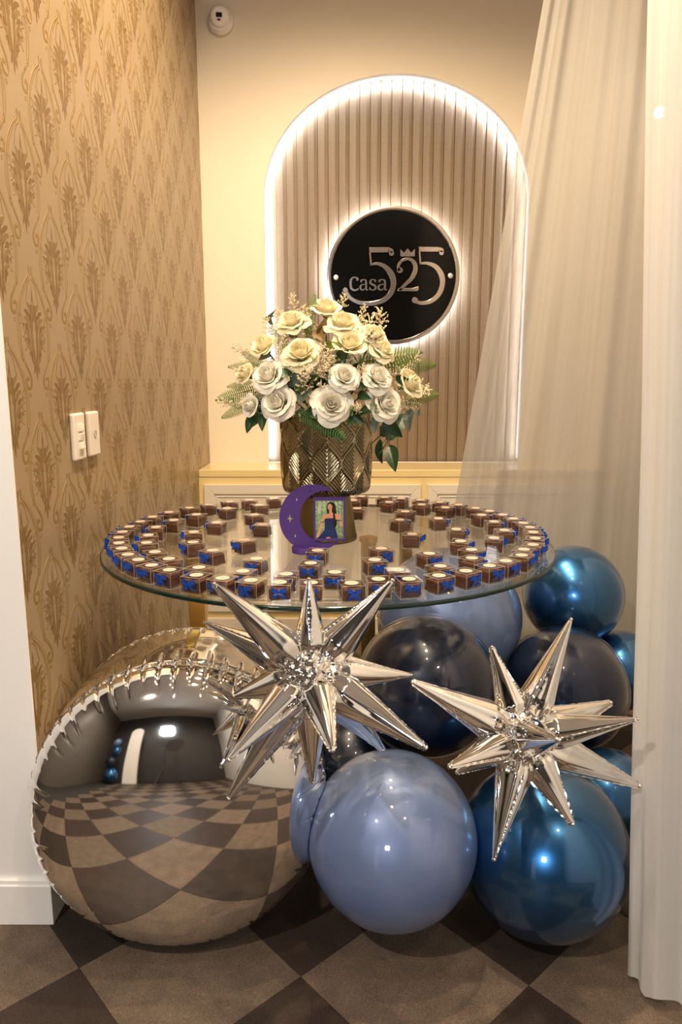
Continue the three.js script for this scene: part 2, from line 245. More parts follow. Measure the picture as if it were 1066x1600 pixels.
// ---------- sign ----------
{
  const SX = 0.252, SY = 1.700, SR = 0.320, t = thing('sign', 'round black backlit wall sign with silver rim reading Casa 525', 'sign', [SX, SY, BZ - 0.012]);
  const chrome = std([0.72, 0.62, 0.55], 0.16, 1), black = std([0.003, 0.003, 0.003], 0.12, 0, { specularIntensity: 0.5 });
  const disc = new THREE.CylinderGeometry(SR * 0.945, SR * 0.945, 0.010, 96); disc.rotateX(Math.PI / 2); mesh('disc', disc, black, t);
  const rim = lathe([[SR * 0.938, -0.005], [SR, -0.005], [SR, 0.005], [SR - 0.0015, 0.0065], [SR * 0.943, 0.0065], [SR * 0.938, 0.005], [SR * 0.938, -0.005]], 128); rim.rotateX(Math.PI / 2); mesh('rim', rim, chrome, t);
  const K = 0.00072, P = (x, y) => [(x - 532) * K, -(y - 552) * K * 0.985];
  const stroke = (pts, n = 10) => {                         // [x, y, width] along a spine -> outlined solid
    const c = new THREE.CatmullRomCurve3(pts.map(p => { const [a, b] = P(p[0], p[1]); return V(a, b, p[2] * K); }), false, 'catmullrom', 0.5);
    const N = pts.length * n, Lf = [], Rt = []; const q = c.getPoints(N);
    for (let i = 0; i <= N; i++) { const a = q[Math.max(0, i - 1)], b = q[Math.min(N, i + 1)], dx = b.x - a.x, dy = b.y - a.y, l = Math.hypot(dx, dy) || 1, w = q[i].z / 2; Lf.push(new THREE.Vector2(q[i].x - dy / l * w, q[i].y + dx / l * w)); Rt.push(new THREE.Vector2(q[i].x + dy / l * w, q[i].y - dx / l * w)); }
    return ext(new THREE.Shape([...Lf, ...Rt.reverse()]));
  };
  const ext = s => { const g = new THREE.ExtrudeGeometry(s, { depth: 0.005, bevelEnabled: true, bevelSize: 0.0012, bevelThickness: 0.0012, bevelSegments: 2, bevelOffset: -0.0012, curveSegments: 24 }); g.translate(0, 0, 0.0065); return g; };
  const ball = (x, y, r) => { const s = new THREE.Shape(); s.absarc(...P(x, y), r * K, 0, Math.PI * 2); return ext(s); };
  const poly = list => ext(new THREE.Shape(list.map(p => new THREE.Vector2(...P(...p)))));
  mesh('digit', merge([poly([[367, 367], [500, 367], [500, 400], [372, 402]]), stroke([[495, 383, 33], [515, 390, 28], [521, 402, 24]]), ball(517, 407, 16), stroke([[374, 398, 11], [378, 440, 11], [382, 484, 13]]), stroke([[380, 480, 12], [425, 474, 20], [475, 492, 30], [518, 540, 38], [533, 600, 36], [515, 665, 34], [465, 712, 31], [390, 733, 28], [310, 728, 26], [250, 700, 25], [216, 660, 26]]), ball(211, 645, 17)]), chrome, t);
  mesh('digit', merge([ball(575, 515, 19), stroke([[570, 520, 22], [564, 490, 18], [585, 455, 18], [630, 442, 20], [668, 465, 26], [678, 512, 30], [655, 565, 28], [615, 605, 22], [572, 646, 18]]), poly([[558, 652], [568, 632], [665, 630], [700, 620], [703, 640], [690, 653]])]), chrome, t);
  mesh('digit', merge([poly([[696, 363], [830, 365], [832, 396], [701, 396]]), stroke([[828, 380, 31], [848, 386, 28], [854, 398, 24]]), ball(849, 403, 16), stroke([[703, 394, 11], [707, 435, 11], [711, 476, 13]]), stroke([[709, 472, 12], [755, 470, 22], [812, 492, 32], [852, 545, 36], [860, 605, 34], [838, 670, 32], [785, 718, 28], [725, 730, 25], [690, 722, 24]]), ball(678, 711, 20)]), chrome, t);
  mesh('crown', poly([[577, 427], [575, 378], [600, 402], [612, 388], [624, 373], [636, 388], [648, 402], [672, 377], [672, 427]]), chrome, t);
  const font = await new FontLoader().loadAsync('fonts/droid/droid_serif_regular.typeface.json');
  for (const [ch, x, y, w, h] of [['c', 238, 650, 62, 92], ['a', 306, 647, 58, 74], ['s', 370, 647, 50, 74], ['a', 426, 647, 66, 74]]) {
    const g = new TextGeometry(ch, { font, size: 1, depth: 0.2, bevelEnabled: false, curveSegments: 8 }); g.computeBoundingBox(); const b = g.boundingBox;
    g.translate(-b.min.x, -b.min.y, 0); g.scale(w * K / (b.max.x - b.min.x), h * K / (b.max.y - b.min.y), 0.02); const [px, py] = P(x, y); g.translate(px, py, 0.006); mesh('letter', g, chrome, t);
  }
  for (const [x, y] of [[148, 561], [914, 550]]) { const g = lathe([[0, 0.010], [0.010, 0.010], [0.013, 0.008], [0.0135, 0.005]], 24); g.rotateX(Math.PI / 2); g.translate(...P(x, y), 0); mesh('screw', g, std([0.75, 0.72, 0.68], 0.3, 1), t); }
  for (const [x, y] of [[148, 561], [914, 550]]) { const g = new THREE.CylinderGeometry(0.008, 0.008, 0.03, 16); g.rotateX(Math.PI / 2); g.translate(...P(x, y), -0.02); mesh('standoff', g, chrome, t); }
  const ring = new THREE.RingGeometry(SR * 0.90, SR * 0.97, 96); ring.rotateY(Math.PI); ring.translate(0, 0, -0.0075); mesh('led_ring', ring, new THREE.MeshStandardMaterial({ color: 0x333333, emissive: LED, emissiveIntensity: 3 }), t);
  for (let k = 0; k < 16; k++) { const a = k * Math.PI / 8, l = new THREE.RectAreaLight(LED, SIGN_LED, 0.12, 0.022); l.position.set(Math.cos(a) * SR * 0.955, Math.sin(a) * SR * 0.955, -0.010); l.quaternion.setFromRotationMatrix(new THREE.Matrix4().makeBasis(V(-Math.sin(a), Math.cos(a), 0), V(-Math.cos(a), -Math.sin(a), 0), V(0, 0, 1))); t.add(l); }
}

// ---------- curtains ----------
function curtain(name, label, bot, top, y0, y1, folds, amp, nu, mat, ph = 0) {
  const cb = new THREE.CatmullRomCurve3(bot.map(p => V(p[0], 0, p[1]))), ct = new THREE.CatmullRomCurve3(top.map(p => V(p[0], 0, p[1])));
  const g = grid(nu, 60, (u, v) => {
    const b = cb.getPoint(u), t = ct.getPoint(u), db = cb.getTangent(u), k = v;
    const wob = u + 0.012 * noise.noise(u * 3, v * 2.2, ph);
    let f = 0; folds.forEach(([n, a, p], i) => { f += a * Math.sin(wob * n * 6.283 + p + 0.5 * noise.noise(v * 1.5, i, ph)); });
    const gather = 0.55 + 0.45 * (1 - k), s = f * amp * (1 - 0.45 * k) * Math.min(1, u * 14 + 0.15) + 0.01 * noise.noise(u * 6, v * 4, ph + 9) * gather;
    const x = b.x + (t.x - b.x) * k, z = b.z + (t.z - b.z) * k, y = y0 + (y1 - y0) * v - 0 * k;
    return [x - db.z * s, y + (v === 0 ? 0.012 * Math.abs(Math.sin(u * 31)) : 0), z + db.x * s];
  });
  return tag(mesh(name, g, mat), label, 'curtain');
}
const streak = noiseTex(256, (u, v) => { const k = 232 + 22 * noise.noise(u * 46, v * 1.5, 8) + 10 * noise.noise(u * 120, v * 3, 2) + 6 * rnd(); return Math.max(150, Math.min(255, k)); });
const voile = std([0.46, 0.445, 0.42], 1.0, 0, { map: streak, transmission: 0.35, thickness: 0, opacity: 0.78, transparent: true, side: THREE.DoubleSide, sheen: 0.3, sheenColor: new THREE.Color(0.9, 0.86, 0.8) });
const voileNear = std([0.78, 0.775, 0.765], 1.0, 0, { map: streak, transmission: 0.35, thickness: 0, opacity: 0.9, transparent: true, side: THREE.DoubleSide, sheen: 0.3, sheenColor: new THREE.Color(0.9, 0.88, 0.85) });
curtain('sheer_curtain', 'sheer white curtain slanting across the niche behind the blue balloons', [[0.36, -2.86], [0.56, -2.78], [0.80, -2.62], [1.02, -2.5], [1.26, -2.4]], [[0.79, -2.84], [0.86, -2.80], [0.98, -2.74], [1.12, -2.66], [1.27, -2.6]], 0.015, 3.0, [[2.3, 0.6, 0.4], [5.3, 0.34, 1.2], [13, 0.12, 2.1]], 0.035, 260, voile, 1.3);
curtain('sheer_curtain', 'sheer white curtain at the right, falling to the floor nearest the camera', [[0.588, -1.27], [0.65, -1.15], [0.80, -1.04], [1.0, -1.06], [1.25, -1.0]], [[0.605, -1.70], [0.69, -1.58], [0.84, -1.52], [1.04, -1.52], [1.25, -1.48]], 0.012, 3.0, [[3, 0.6, 0.6], [7, 0.4, 2.2], [15, 0.12, 0.3]], 0.03, 260, voileNear, 5.1);

// ---------- the room behind the camera, as mirrored in the silver balloon ----------
{
  const t = thing('backdrop_panel', 'tall white arched backdrop panel in the room, mirrored in the silver sphere', 'panel', [-1.62, 0, 2.62]), sh = new THREE.Shape(); sh.moveTo(-0.22, 0); sh.lineTo(0.22, 0); sh.lineTo(0.22, 1.9); sh.absarc(0, 1.9, 0.22, 0, Math.PI, false); sh.closePath();
  const g = new THREE.ExtrudeGeometry(sh, { depth: 0.05, bevelEnabled: true, bevelSize: 0.006, bevelThickness: 0.006, bevelSegments: 2 }); mesh('board', g, std([0.88, 0.87, 0.85], 0.5), t); mesh('support', merge([bar(V(-0.12, 0.01, 0.45), V(-0.12, 1.2, 0.06), 0.015, 0.015), bar(V(0.12, 0.01, 0.45), V(0.12, 1.2, 0.06), 0.015, 0.015)]), white, t);
}

// ---------- wall fittings ----------
{
  const t = thing('security_camera', 'white dome security camera high on the cream wall beside the corner', 'camera', [-0.543, 2.80, BZ]), w = std([0.82, 0.78, 0.72], 0.35);
  const b = lathe([[0, 0], [0.052, 0], [0.058, 0.006], [0.058, 0.020], [0.054, 0.030], [0.046, 0.036], [0, 0.036]], 40); b.rotateX(Math.PI / 2); mesh('base', b, w, t);
  const q = new THREE.Quaternion().setFromUnitVectors(V(0, 0, 1), V(0.05, -0.40, 0.9).normalize());
  const e = lathe([[0, -0.042], [0.03, -0.03], [0.044, 0], [0.043, 0.012], [0.038, 0.024], [0.030, 0.029], [0, 0.029]], 40); e.rotateX(Math.PI / 2); e.applyQuaternion(q); e.translate(0, 0.008, 0.040); mesh('eyeball', e, w, t);
  const put = (g, x, y) => { g.translate(x, y, 0.030); g.applyQuaternion(q); g.translate(0, 0.008, 0.040); return g; };
  mesh('lens_window', put(new RoundedBoxGeometry(0.027, 0.018, 0.004, 2, 0.0015), 0, 0.006), std([0.01, 0.01, 0.01], 0.1), t);
  mesh('sensor', put(new RoundedBoxGeometry(0.014, 0.008, 0.004, 2, 0.001), -0.002, -0.012), std([0.06, 0.03, 0.02], 0.2), t);
  const c = lathe([[0.050, 0], [0.0525, 0.002], [0.050, 0.006], [0.047, 0.004], [0.050, 0]], 40); c.rotateX(Math.PI / 2); c.translate(0, 0, 0.032); mesh('collar', c, w, t);
}
{
  const pl = std([0.86, 0.80, 0.72], 0.35);
  const plate = (name, label, z) => { const t = thing(name, label, 'switch', [WX, 1.066, z]); mesh('plate', rbox(0, 0.013, -0.058, 0.058, -0.0375, 0.0375, 0.006, 4), pl, t); return t; };
  const a = plate('light_switch', 'white wall switch plate with three rocker keys on the damask wallpaper', -1.783);
  for (const [y, tilt] of [[0.022, 0.14], [0.0, -0.12], [-0.022, 0.2]]) { const g = new RoundedBoxGeometry(0.010, 0.018, 0.028, 2, 0.0015); g.rotateZ(tilt); g.translate(0.0135, y, 0.0); mesh('rocker_key', g, pl, a); }
  const b = plate('cover_plate', 'blank white wall plate with one round hole beside the switch', -1.890);
  const r = lathe([[0.0, 0.0005], [0.0085, 0.0005], [0.0095, 0.002], [0.011, 0.0005]], 24); r.rotateZ(-Math.PI / 2); r.translate(0.013, 0, 0); mesh('hole_ring', r, std([0.55, 0.55, 0.5], 0.4), b);
}

// ---------- glass table ----------
const TC = V(-0.033, 0, -1.935), TR = 0.603, TH = 0.77;
{
  const t = thing('glass_table', 'round glass table on gold legs covered with small brownie boxes', 'table', [TC.x, 0, TC.z]);
  const glass = std([0.97, 0.985, 0.975], 0.01, 0, { transmission: 1, thickness: 0, ior: 1.52 });
  const top = new THREE.CylinderGeometry(TR - 0.004, TR - 0.004, 0.010, 128, 1); top.translate(0, TH - 0.005, 0); mesh('glass_top', top, glass, t);
  mesh('glass_edge', lathe([[TR - 0.0035, TH - 0.010], [TR - 0.001, TH - 0.009], [TR, TH - 0.007], [TR, TH - 0.003], [TR - 0.001, TH - 0.001], [TR - 0.0035, TH]], 128), std([0.006, 0.02, 0.016], 0.12), t);
  const gold = std([0.80, 0.50, 0.14], 0.3, 1);
  const legs = [[-0.37, 0.02], [0.112, -0.085], [0.25, -0.40]], feet = [[-0.35, 0.02], [0.112, -0.085], [0.24, -0.38]];
  legs.forEach(([x, z], i) => {
    const g = rbox(-0.021, 0.021, 0.012, TH - 0.022, -0.021, 0.021, 0.003); const p = g.attributes.position; for (let k = 0; k < p.count; k++) { const f = p.getY(k) / TH; p.setX(k, p.getX(k) + feet[i][0] + (x - feet[i][0]) * f); p.setZ(k, p.getZ(k) + feet[i][1] + (z - feet[i][1]) * f); }
    const l = mesh('leg', g, gold, t); const pad = new THREE.CylinderGeometry(0.027, 0.027, 0.012, 24); pad.translate(x, TH - 0.016, z); mesh('pad', pad, gold, l);
    const ft = new THREE.CylinderGeometry(0.026, 0.028, 0.012, 24); ft.translate(feet[i][0], 0.006, feet[i][1]); mesh('foot', ft, gold, l);
    const n = (i + 1) % 3, y = 0.14, mid = k => V(feet[k][0] + (legs[k][0] - feet[k][0]) * y / TH, y, feet[k][1] + (legs[k][1] - feet[k][1]) * y / TH); mesh('stretcher', bar(mid(i), mid(n), 0.012, 0.012, 12), gold, t);
  });
}

// ---------- brownie boxes ----------
{
  const clear = std([0.88, 0.85, 0.80], 0.02, 0, { transmission: 1, thickness: 0, ior: 1.7 }), edgeM = std([0.78, 0.74, 0.68], 0.2, 0, { clearcoat: 1, transmission: 0.4, thickness: 0 });
  const crumb = noiseTex(128, (u, v) => { const k = 0.65 + 0.5 * rnd() + 0.3 * noise.noise(u * 9, v * 9, 2); return [104 * k, 66 * k, 48 * k]; }, true);
  const cake = std(0xffffff, 0.6, 0, { map: crumb, bumpMap: crumb, bumpScale: 0.002, clearcoat: 0.15 });
  const ribbon = std([0.008, 0.055, 0.36], 0.30, 0, { sheen: 0.6, sheenColor: new THREE.Color(0.2, 0.35, 0.9), side: THREE.DoubleSide });
  const stick = std(0xffffff, 0.5, 0, { map: canvasTex(128, 128, (x, w) => { x.fillStyle = '#dfc4b4'; x.fillRect(0, 0, w, w); x.strokeStyle = '#d9a79a'; x.lineWidth = 4; x.beginPath(); x.arc(64, 64, 52, 0, 7); x.stroke(); x.fillStyle = '#c98f82'; x.beginPath(); x.ellipse(64, 60, 18, 12, 0.3, 0, 7); x.fill(); x.fillRect(36, 84, 56, 4); }) });
  const W = 0.047, Hh = 0.035;
  const caseG = new THREE.BoxGeometry(W, Hh, W); caseG.translate(0, Hh / 2, 0);
  const edgeG = (() => { const h = W / 2, e = []; for (const a of [-h, h]) { for (const b of [-h, h]) e.push(bar(V(a, 0.0004, b), V(a, Hh, b), 0.0004, 0.0004, 4)); for (const y of [0.0005, Hh]) { e.push(bar(V(a, y, -h), V(a, y, h), 0.0004, 0.0004, 4)); e.push(bar(V(-h, y, a), V(h, y, a), 0.0004, 0.0004, 4)); } } return merge(e); })();
  const cakes = [0, 1, 2].map(k => { const g = new RoundedBoxGeometry(W * 0.90, Hh * 0.78, W * 0.90, 5, 0.005); const p = g.attributes.position; for (let i = 0; i < p.count; i++) { const x = p.getX(i), y = p.getY(i), z = p.getZ(i), n = 1 + 0.12 * noise.noise(x * 140 + k * 9, y * 140, z * 140); p.setXYZ(i, x * n, y * (0.97 + (n - 1) * 0.5), z * n); } g.translate(0, Hh * 0.41 + 0.001, 0); g.computeVertexNormals(); return g; });
  const labG = new THREE.CylinderGeometry(0.0138, 0.0138, 0.0006, 28); labG.translate(0, Hh + 0.0004, 0);
  const bows = [0, 1, 2].map(k => {
    const gs = [], w = 0.0082;
    for (const s of [-1, 1]) {
      gs.push(grid(16, 2, (u, v) => { const a = u * 6.283, L = 0.0098 + 0.001 * k; return [s * (0.001 + L * (0.5 - 0.5 * Math.cos(a))), 0.0055 * Math.sin(a) * (0.5 - 0.5 * Math.cos(a)) * 0.6 + 0.003 * (0.5 - 0.5 * Math.cos(a)) + (v - 0.5) * w * (0.55 + 0.6 * (0.5 - 0.5 * Math.cos(a))), 0.0052 * Math.sin(a) + 0.0035]; }));
      gs.push(grid(8, 2, (u, v) => [s * (0.001 + u * (0.0065 + 0.0015 * k)) + (v - 0.5) * w * (0.7 + 0.6 * u), -u * (0.0135 - 0.002 * k) - (v - 0.5) * s * 0.002 * u, 0.002 + 0.0022 * Math.sin(u * 3.1) + 0.0008 * Math.sin(v * 6)]));
    }
    gs.push(new THREE.SphereGeometry(0.0034, 10, 8)); const g = merge(gs); g.scale(1.25, 1.2, 1.2); g.translate(0, Hh * 0.66, W / 2 + 0.0012); return g;
  });
  const spots = [[-.483,-2.248],[-.529,-2.168],[-.56,-2.092],[-.576,-2.019],[-.586,-1.945],[-.584,-1.874],[-.573,-1.805],[-.553,-1.741],[-.528,-1.682],[-.495,-1.62],[-.457,-1.571],[-.414,-1.521],[-.366,-1.482],[-.3,-1.44],[-.242,-1.417],[-.437,-2.13],[-.485,-2.041],[-.511,-1.939],[-.504,-1.833],[-.485,-1.744],[-.439,-1.646],[-.39,-1.579],[-.307,-1.502],[-.393,-1.873],[-.37,-1.75],[-.305,-1.661],[-.355,-2.005],[-.374,-2.369],[-.433,-2.306],[-.361,-2.236],[-.312,-2.403],[-.266,-2.302],[-.232,-2.44],[-.261,-2.125],[-.221,-1.977],[-.245,-1.776],[-.192,-1.58],[-.208,-1.471],[-.114,-1.448],[-.182,-1.4],[-.122,-1.386],[-.067,-1.54],[-.06,-1.383],[-.056,-1.661],[-.013,-1.463],[.097,-1.681],[.076,-1.57],[.076,-1.409],[.021,-1.38],[.121,-1.481],[.073,-2.48],[.042,-2.392],[.051,-2.236],[.151,-2.461],[.16,-2.355],[.207,-2.435],[.27,-2.403],[.331,-2.358],[.264,-2.308],[.333,-2.253],[.199,-2.181],[.171,-2.044],[.286,-2.067],[.188,-1.847],[.314,-1.91],[.301,-1.762],[.312,-1.669],[.298,-1.586],[.206,-1.63],[.216,-1.514],[.203,-1.436],[.138,-1.41],[.265,-1.473],[.384,-2.305],[.429,-2.242],[.462,-2.19],[.488,-2.127],[.506,-2.064],[.518,-1.998],[.521,-1.936],[.513,-1.871],[.498,-1.796],[.473,-1.722],[.418,-1.613],[.369,-1.559],[.324,-1.517],[.424,-2.123],[.439,-2.017],[.442,-1.897],[.393,-1.799],[.438,-1.671]];
  const recs = spots.map(([x, z]) => ({ x, z, r: Math.hypot(x - TC.x, z - TC.z), a: Math.atan2(z - TC.z, x - TC.x) }));
  const rim = recs.filter(o => o.r > 0.515), inner = recs.filter(o => o.r <= 0.515);
  const ang = o => (Math.PI * 2 + Math.PI - o.a) % (Math.PI * 2);           // 0 at the leftmost, growing along the front
  const front = rim.filter(o => ang(o) < Math.PI * 1.02).sort((a, b) => ang(a) - ang(b)), back = rim.filter(o => ang(o) >= Math.PI * 1.02).sort((a, b) => ang(b) - ang(a));
  front.forEach((o, i) => o.label = i === 0 ? 'clear brownie box with white sticker, leftmost of the row along the table rim' : i === front.length - 1 ? 'clear brownie box with white sticker, rightmost of the row along the table rim' : i < front.length / 2 ? `brownie box on the rim, ${ORD[i - 1]} after the leftmost box along the front edge` : `clear brownie box on the rim, ${ORD[front.length - 2 - i]} before the rightmost box along the front edge`);
  back.forEach((o, i) => o.label = i < back.length / 2 ? `clear brownie box on the rim, ${ORD[i]} after the leftmost box along the back edge` : `clear brownie box on the rim, ${ORD[back.length - 1 - i]} before the rightmost box along the back edge`);
  const secs = [['left of the moon frame', o => o.x < -0.12 && o.z > TC.z], ['behind-left of the vase', o => o.x < -0.04 && o.z <= TC.z], ['in front of the moon frame', o => o.x < 0.06 && o.z > TC.z], ['front-right of the vase', o => o.z > TC.z], ['behind-right of the vase', () => true]];
  for (const [txt, f] of secs) inner.filter(o => !o.label && f(o)).sort((a, b) => a.x - b.x).forEach((o, i) => o.label = `brownie box inside the rim row, ${txt}, ${ORD[i]} from the left`);
  recs.forEach((o, i) => {
    const t = thing('brownie_box', o.label, 'box', [o.x, TH + 0.0005, o.z], 'brownie boxes on the glass table'), k = i % 3;
    mesh('case_edge', edgeG, edgeM, mesh('clear_case', caseG, clear, t)); mesh('brownie', cakes[k], cake, t).rotation.y = (i % 4) * Math.PI / 2; mesh('sticker', labG, stick, t); mesh('bow', bows[k], ribbon, t);
    t.rotation.y = Math.PI / 2 - o.a + rr(-0.16, 0.16);
  });
}

// ---------- vase ----------
const VX = -0.040, VZ = -1.95;
{
  const t = thing('vase', 'gold footed vase embossed with ribbed leaves, holding the white roses', 'vase', [VX, TH + 0.0005, VZ]);
  const gold = std([0.36, 0.31, 0.20], 0.17, 1), satin = std([0.24, 0.185, 0.085], 0.34, 0.95);
  const n = 10, hL = 0.128, y0 = 0.135, y1 = 0.352;
  const prof = y => { const k = (y - y0) / (y1 - y0); return 0.1215 - 0.012 * Math.pow(Math.max(0, 1 - k / 0.10), 2) - 0.003 * (1 - k); };
  const relief = (a, y) => {
    let best = 0;
    const b = y / hL * 2, row = Math.round(b);
    for (const r of [row - 1, row, row + 1]) {
      const dy = (b - r) / 2; if (Math.abs(dy) > 0.5) continue;
      const off = (r & 1) ? 0.5 : 0; let dx = a - off - Math.round(a - off); const wd = 0.5 * (0.5 + 0.5 * Math.cos(dy * 6.2832));
      const q = wd - Math.abs(dx); if (q < 0) continue;
      const e = Math.min(1, q / 0.075), vein = 0.5 + 0.5 * Math.cos((dy * 12 - Math.pow(Math.abs(dx), 0.85) * 7.6) * 6.2832);
      const m = Math.exp(-Math.pow(dx / 0.018, 2));
      best = 0.0052 * Math.sin((1 - e) * 1.5708) + e * (0.0026 * vein + 0.0012 * m + 0.0065 * dx * dx - 0.0006);
    }
    return best;
  };
  const bowl = mesh('bowl', grid(600, 250, (u, v) => { const y = y0 + (y1 - y0) * v, r = prof(y) + relief(u * n + 0.46, y - 0.028), p = -u * 6.2832 + 1.57; return [Math.cos(p) * r, y, Math.sin(p) * r]; }, true), gold, t);
  mesh('bowl_bottom', lathe([[0.063, 0.134], [0.1, 0.1335], [0.1075, 0.1355]], 64), gold, bowl);
  mesh('lining', lathe([[0.1205, 0.352], [0.116, 0.354], [0.112, 0.350], [0.110, 0.28], [0, 0.278]], 64), std([0.06, 0.05, 0.035], 0.6), t);
  mesh('foot', lathe([[0, 0], [0.082, 0], [0.085, 0.002], [0.085, 0.012], [0.082, 0.020], [0.066, 0.120], [0.064, 0.136], [0.0, 0.136]], 72), satin, t);
}
// ---------- moon frame ----------
{
  const MX = -0.070, MY = 0.088, t = thing('photo_frame', 'purple crescent moon photo frame with star cutouts standing before the vase', 'picture frame', [MX, TH + 0.0005, -1.79]);
  const purple = std([0.06, 0.02, 0.19], 0.5, 0), sh = new THREE.Shape();
  const R = 0.086, ri = 0.069, cx2 = 0.034, cy2 = MY + 0.003;          // outer circle about (0, MY), inner about (cx2, cy2)
  const d = Math.hypot(cx2, cy2 - MY), al = Math.acos((R * R + d * d - ri * ri) / (2 * R * d)), be = Math.PI - Math.acos((ri * ri + d * d - R * R) / (2 * ri * d)), tilt = Math.atan2(cy2 - MY, cx2);
  sh.absarc(0, MY, R, tilt + al, tilt - al + Math.PI * 2, false); sh.absarc(cx2, cy2, ri, tilt - be + Math.PI * 2, tilt + be, true); sh.closePath();
  const star = (x, y, r) => { const p = new THREE.Path(); for (let k = 0; k < 8; k++) { const a = k * Math.PI / 4 + Math.PI / 2, q = k % 2 ? r * 0.30 : r * (k % 4 ? 0.8 : 1); const f = k ? 'lineTo' : 'moveTo'; p[f](x + Math.cos(a) * q, y + Math.sin(a) * q); } p.closePath(); sh.holes.push(p); };
  star(-0.060, MY - 0.001, 0.014); star(-0.042, MY + 0.048, 0.0075); star(-0.047, MY - 0.046, 0.008); star(-0.008, MY + 0.0705, 0.005);
  const g = new THREE.ExtrudeGeometry(sh, { depth: 0.006, bevelEnabled: true, bevelSize: 0.0008, bevelThickness: 0.0008, bevelSegments: 1, curveSegments: 64 }); g.translate(0, 0, -0.003); mesh('crescent', g, purple, t);
  mesh('base', lathe([[0, 0], [0.033, 0], [0.034, 0.002], [0.034, 0.014], [0.032, 0.016], [0, 0.016]], 48).translate(-0.022, 0, 0), purple, t);
  const x0 = 0.0, x1 = 0.081, b0 = 0.031, b1 = 0.143, w = 0.005;
  const fr = new THREE.Shape(); fr.moveTo(x0, b0); fr.lineTo(x1, b0); fr.lineTo(x1, b1); fr.lineTo(x0, b1); fr.closePath(); const hh = new THREE.Path(); hh.moveTo(x0 + w, b0 + w); hh.lineTo(x0 + w, b1 - w * 1.6); hh.lineTo(x1 - w, b1 - w * 1.6); hh.lineTo(x1 - w, b0 + w); hh.closePath(); fr.holes.push(hh);
  const fg = new THREE.ExtrudeGeometry(fr, { depth: 0.006, bevelEnabled: false }); fg.translate(0, 0, 0.001); mesh('picture_border', fg, purple, t);
  const photo = canvasTex(360, 500, (x, W, H) => {
    const gr = x.createLinearGradient(0, 0, 0, H); gr.addColorStop(0, '#b9cfa6'); gr.addColorStop(0.5, '#8fb088'); gr.addColorStop(1, '#6f7a58'); x.fillStyle = gr; x.fillRect(0, 0, W, H);
    for (let i = 0; i < 420; i++) { x.globalAlpha = 0.35; x.fillStyle = ['#5f8a5a', '#dbe8cc', '#3f6840', '#a9c49a', '#87906a'][i % 5]; x.beginPath(); x.ellipse(rnd() * W, rnd() * H, 6 + rnd() * 22, 4 + rnd() * 12, rnd() * 3, 0, 7); x.fill(); }
    for (let i = 0; i < 7; i++) { x.globalAlpha = 0.6; x.fillStyle = '#6b6a50'; x.fillRect(20 + i * 52 + rnd() * 12, 0, 7 + rnd() * 7, H * 0.7); }
    x.globalAlpha = 1;
    x.fillStyle = '#241a18'; x.beginPath(); x.moveTo(150, 60); x.bezierCurveTo(160, 10, 240, 10, 256, 60); x.bezierCurveTo(275, 150, 285, 260, 272, 340); x.lineTo(236, 330); x.lineTo(225, 160); x.lineTo(180, 170); x.lineTo(150, 190); x.bezierCurveTo(150, 150, 142, 100, 150, 60); x.fill();
    x.fillStyle = '#d69a7c'; x.beginPath(); x.ellipse(188, 88, 30, 42, -0.05, 0, 7); x.fill(); x.fillRect(178, 120, 34, 50);
    x.beginPath(); x.moveTo(122, 190); x.bezierCurveTo(160, 165, 250, 165, 318, 185); x.lineTo(322, 250); x.lineTo(120, 250); x.closePath(); x.fill();
    x.lineWidth = 34; x.lineCap = 'round'; x.strokeStyle = '#d69a7c'; x.beginPath(); x.moveTo(112, 205); x.quadraticCurveTo(84, 290, 60, 380); x.quadraticCurveTo(40, 430, 30, 470); x.stroke(); x.beginPath(); x.moveTo(312, 205); x.quadraticCurveTo(330, 270, 334, 330); x.stroke();
    x.fillStyle = '#1d2c5c'; x.beginPath(); x.moveTo(120, 238); x.quadraticCurveTo(195, 228, 258, 238); x.lineTo(256, 370); x.quadraticCurveTo(280, 420, 290, 500); x.lineTo(20, 500); x.quadraticCurveTo(90, 430, 118, 380); x.closePath(); x.fill();
    x.strokeStyle = '#34468a'; x.lineWidth = 5; for (let k = 0; k < 7; k++) { x.beginPath(); x.moveTo(130 + k * 16, 390); x.quadraticCurveTo(110 + k * 22, 440, 60 + k * 36, 498); x.stroke(); }
    x.strokeStyle = '#14142a'; x.lineWidth = 8; x.beginPath(); x.moveTo(74, 290); x.lineTo(118, 276); x.stroke(); x.beginPath(); x.moveTo(270, 262); x.lineTo(336, 262); x.stroke();
    x.fillStyle = '#211715'; x.beginPath(); x.moveTo(222, 70); x.bezierCurveTo(250, 150, 268, 250, 262, 350); x.lineTo(232, 352); x.bezierCurveTo(236, 250, 226, 160, 214, 110); x.fill();
    x.fillStyle = '#7a4436'; x.fillRect(176, 82, 8, 3); x.fillRect(196, 82, 8, 3); x.fillStyle = '#b1564e'; x.beginPath(); x.ellipse(189, 112, 9, 4, 0, 0, 7); x.fill();
    x.fillStyle = '#c77f70'; x.beginPath(); x.ellipse(165, 492, 30, 14, 0, 0, 7); x.fill();
  });
  const pg = new THREE.PlaneGeometry(x1 - x0 - 2 * w, b1 - b0 - w * 2.6); pg.translate((x0 + x1) / 2, (b0 + w + b1 - w * 1.6) / 2, 0.0035); const pm = mesh('photo_print', pg, std(0xffffff, 0.25, 0, { map: photo, clearcoat: 0.4 }), t); pm.userData.label = 'glossy photo of a long-haired woman in a blue dress in woods';
  mesh('backing', box(x0, x1, b0, b1, -0.002, 0.001), purple, t);
}

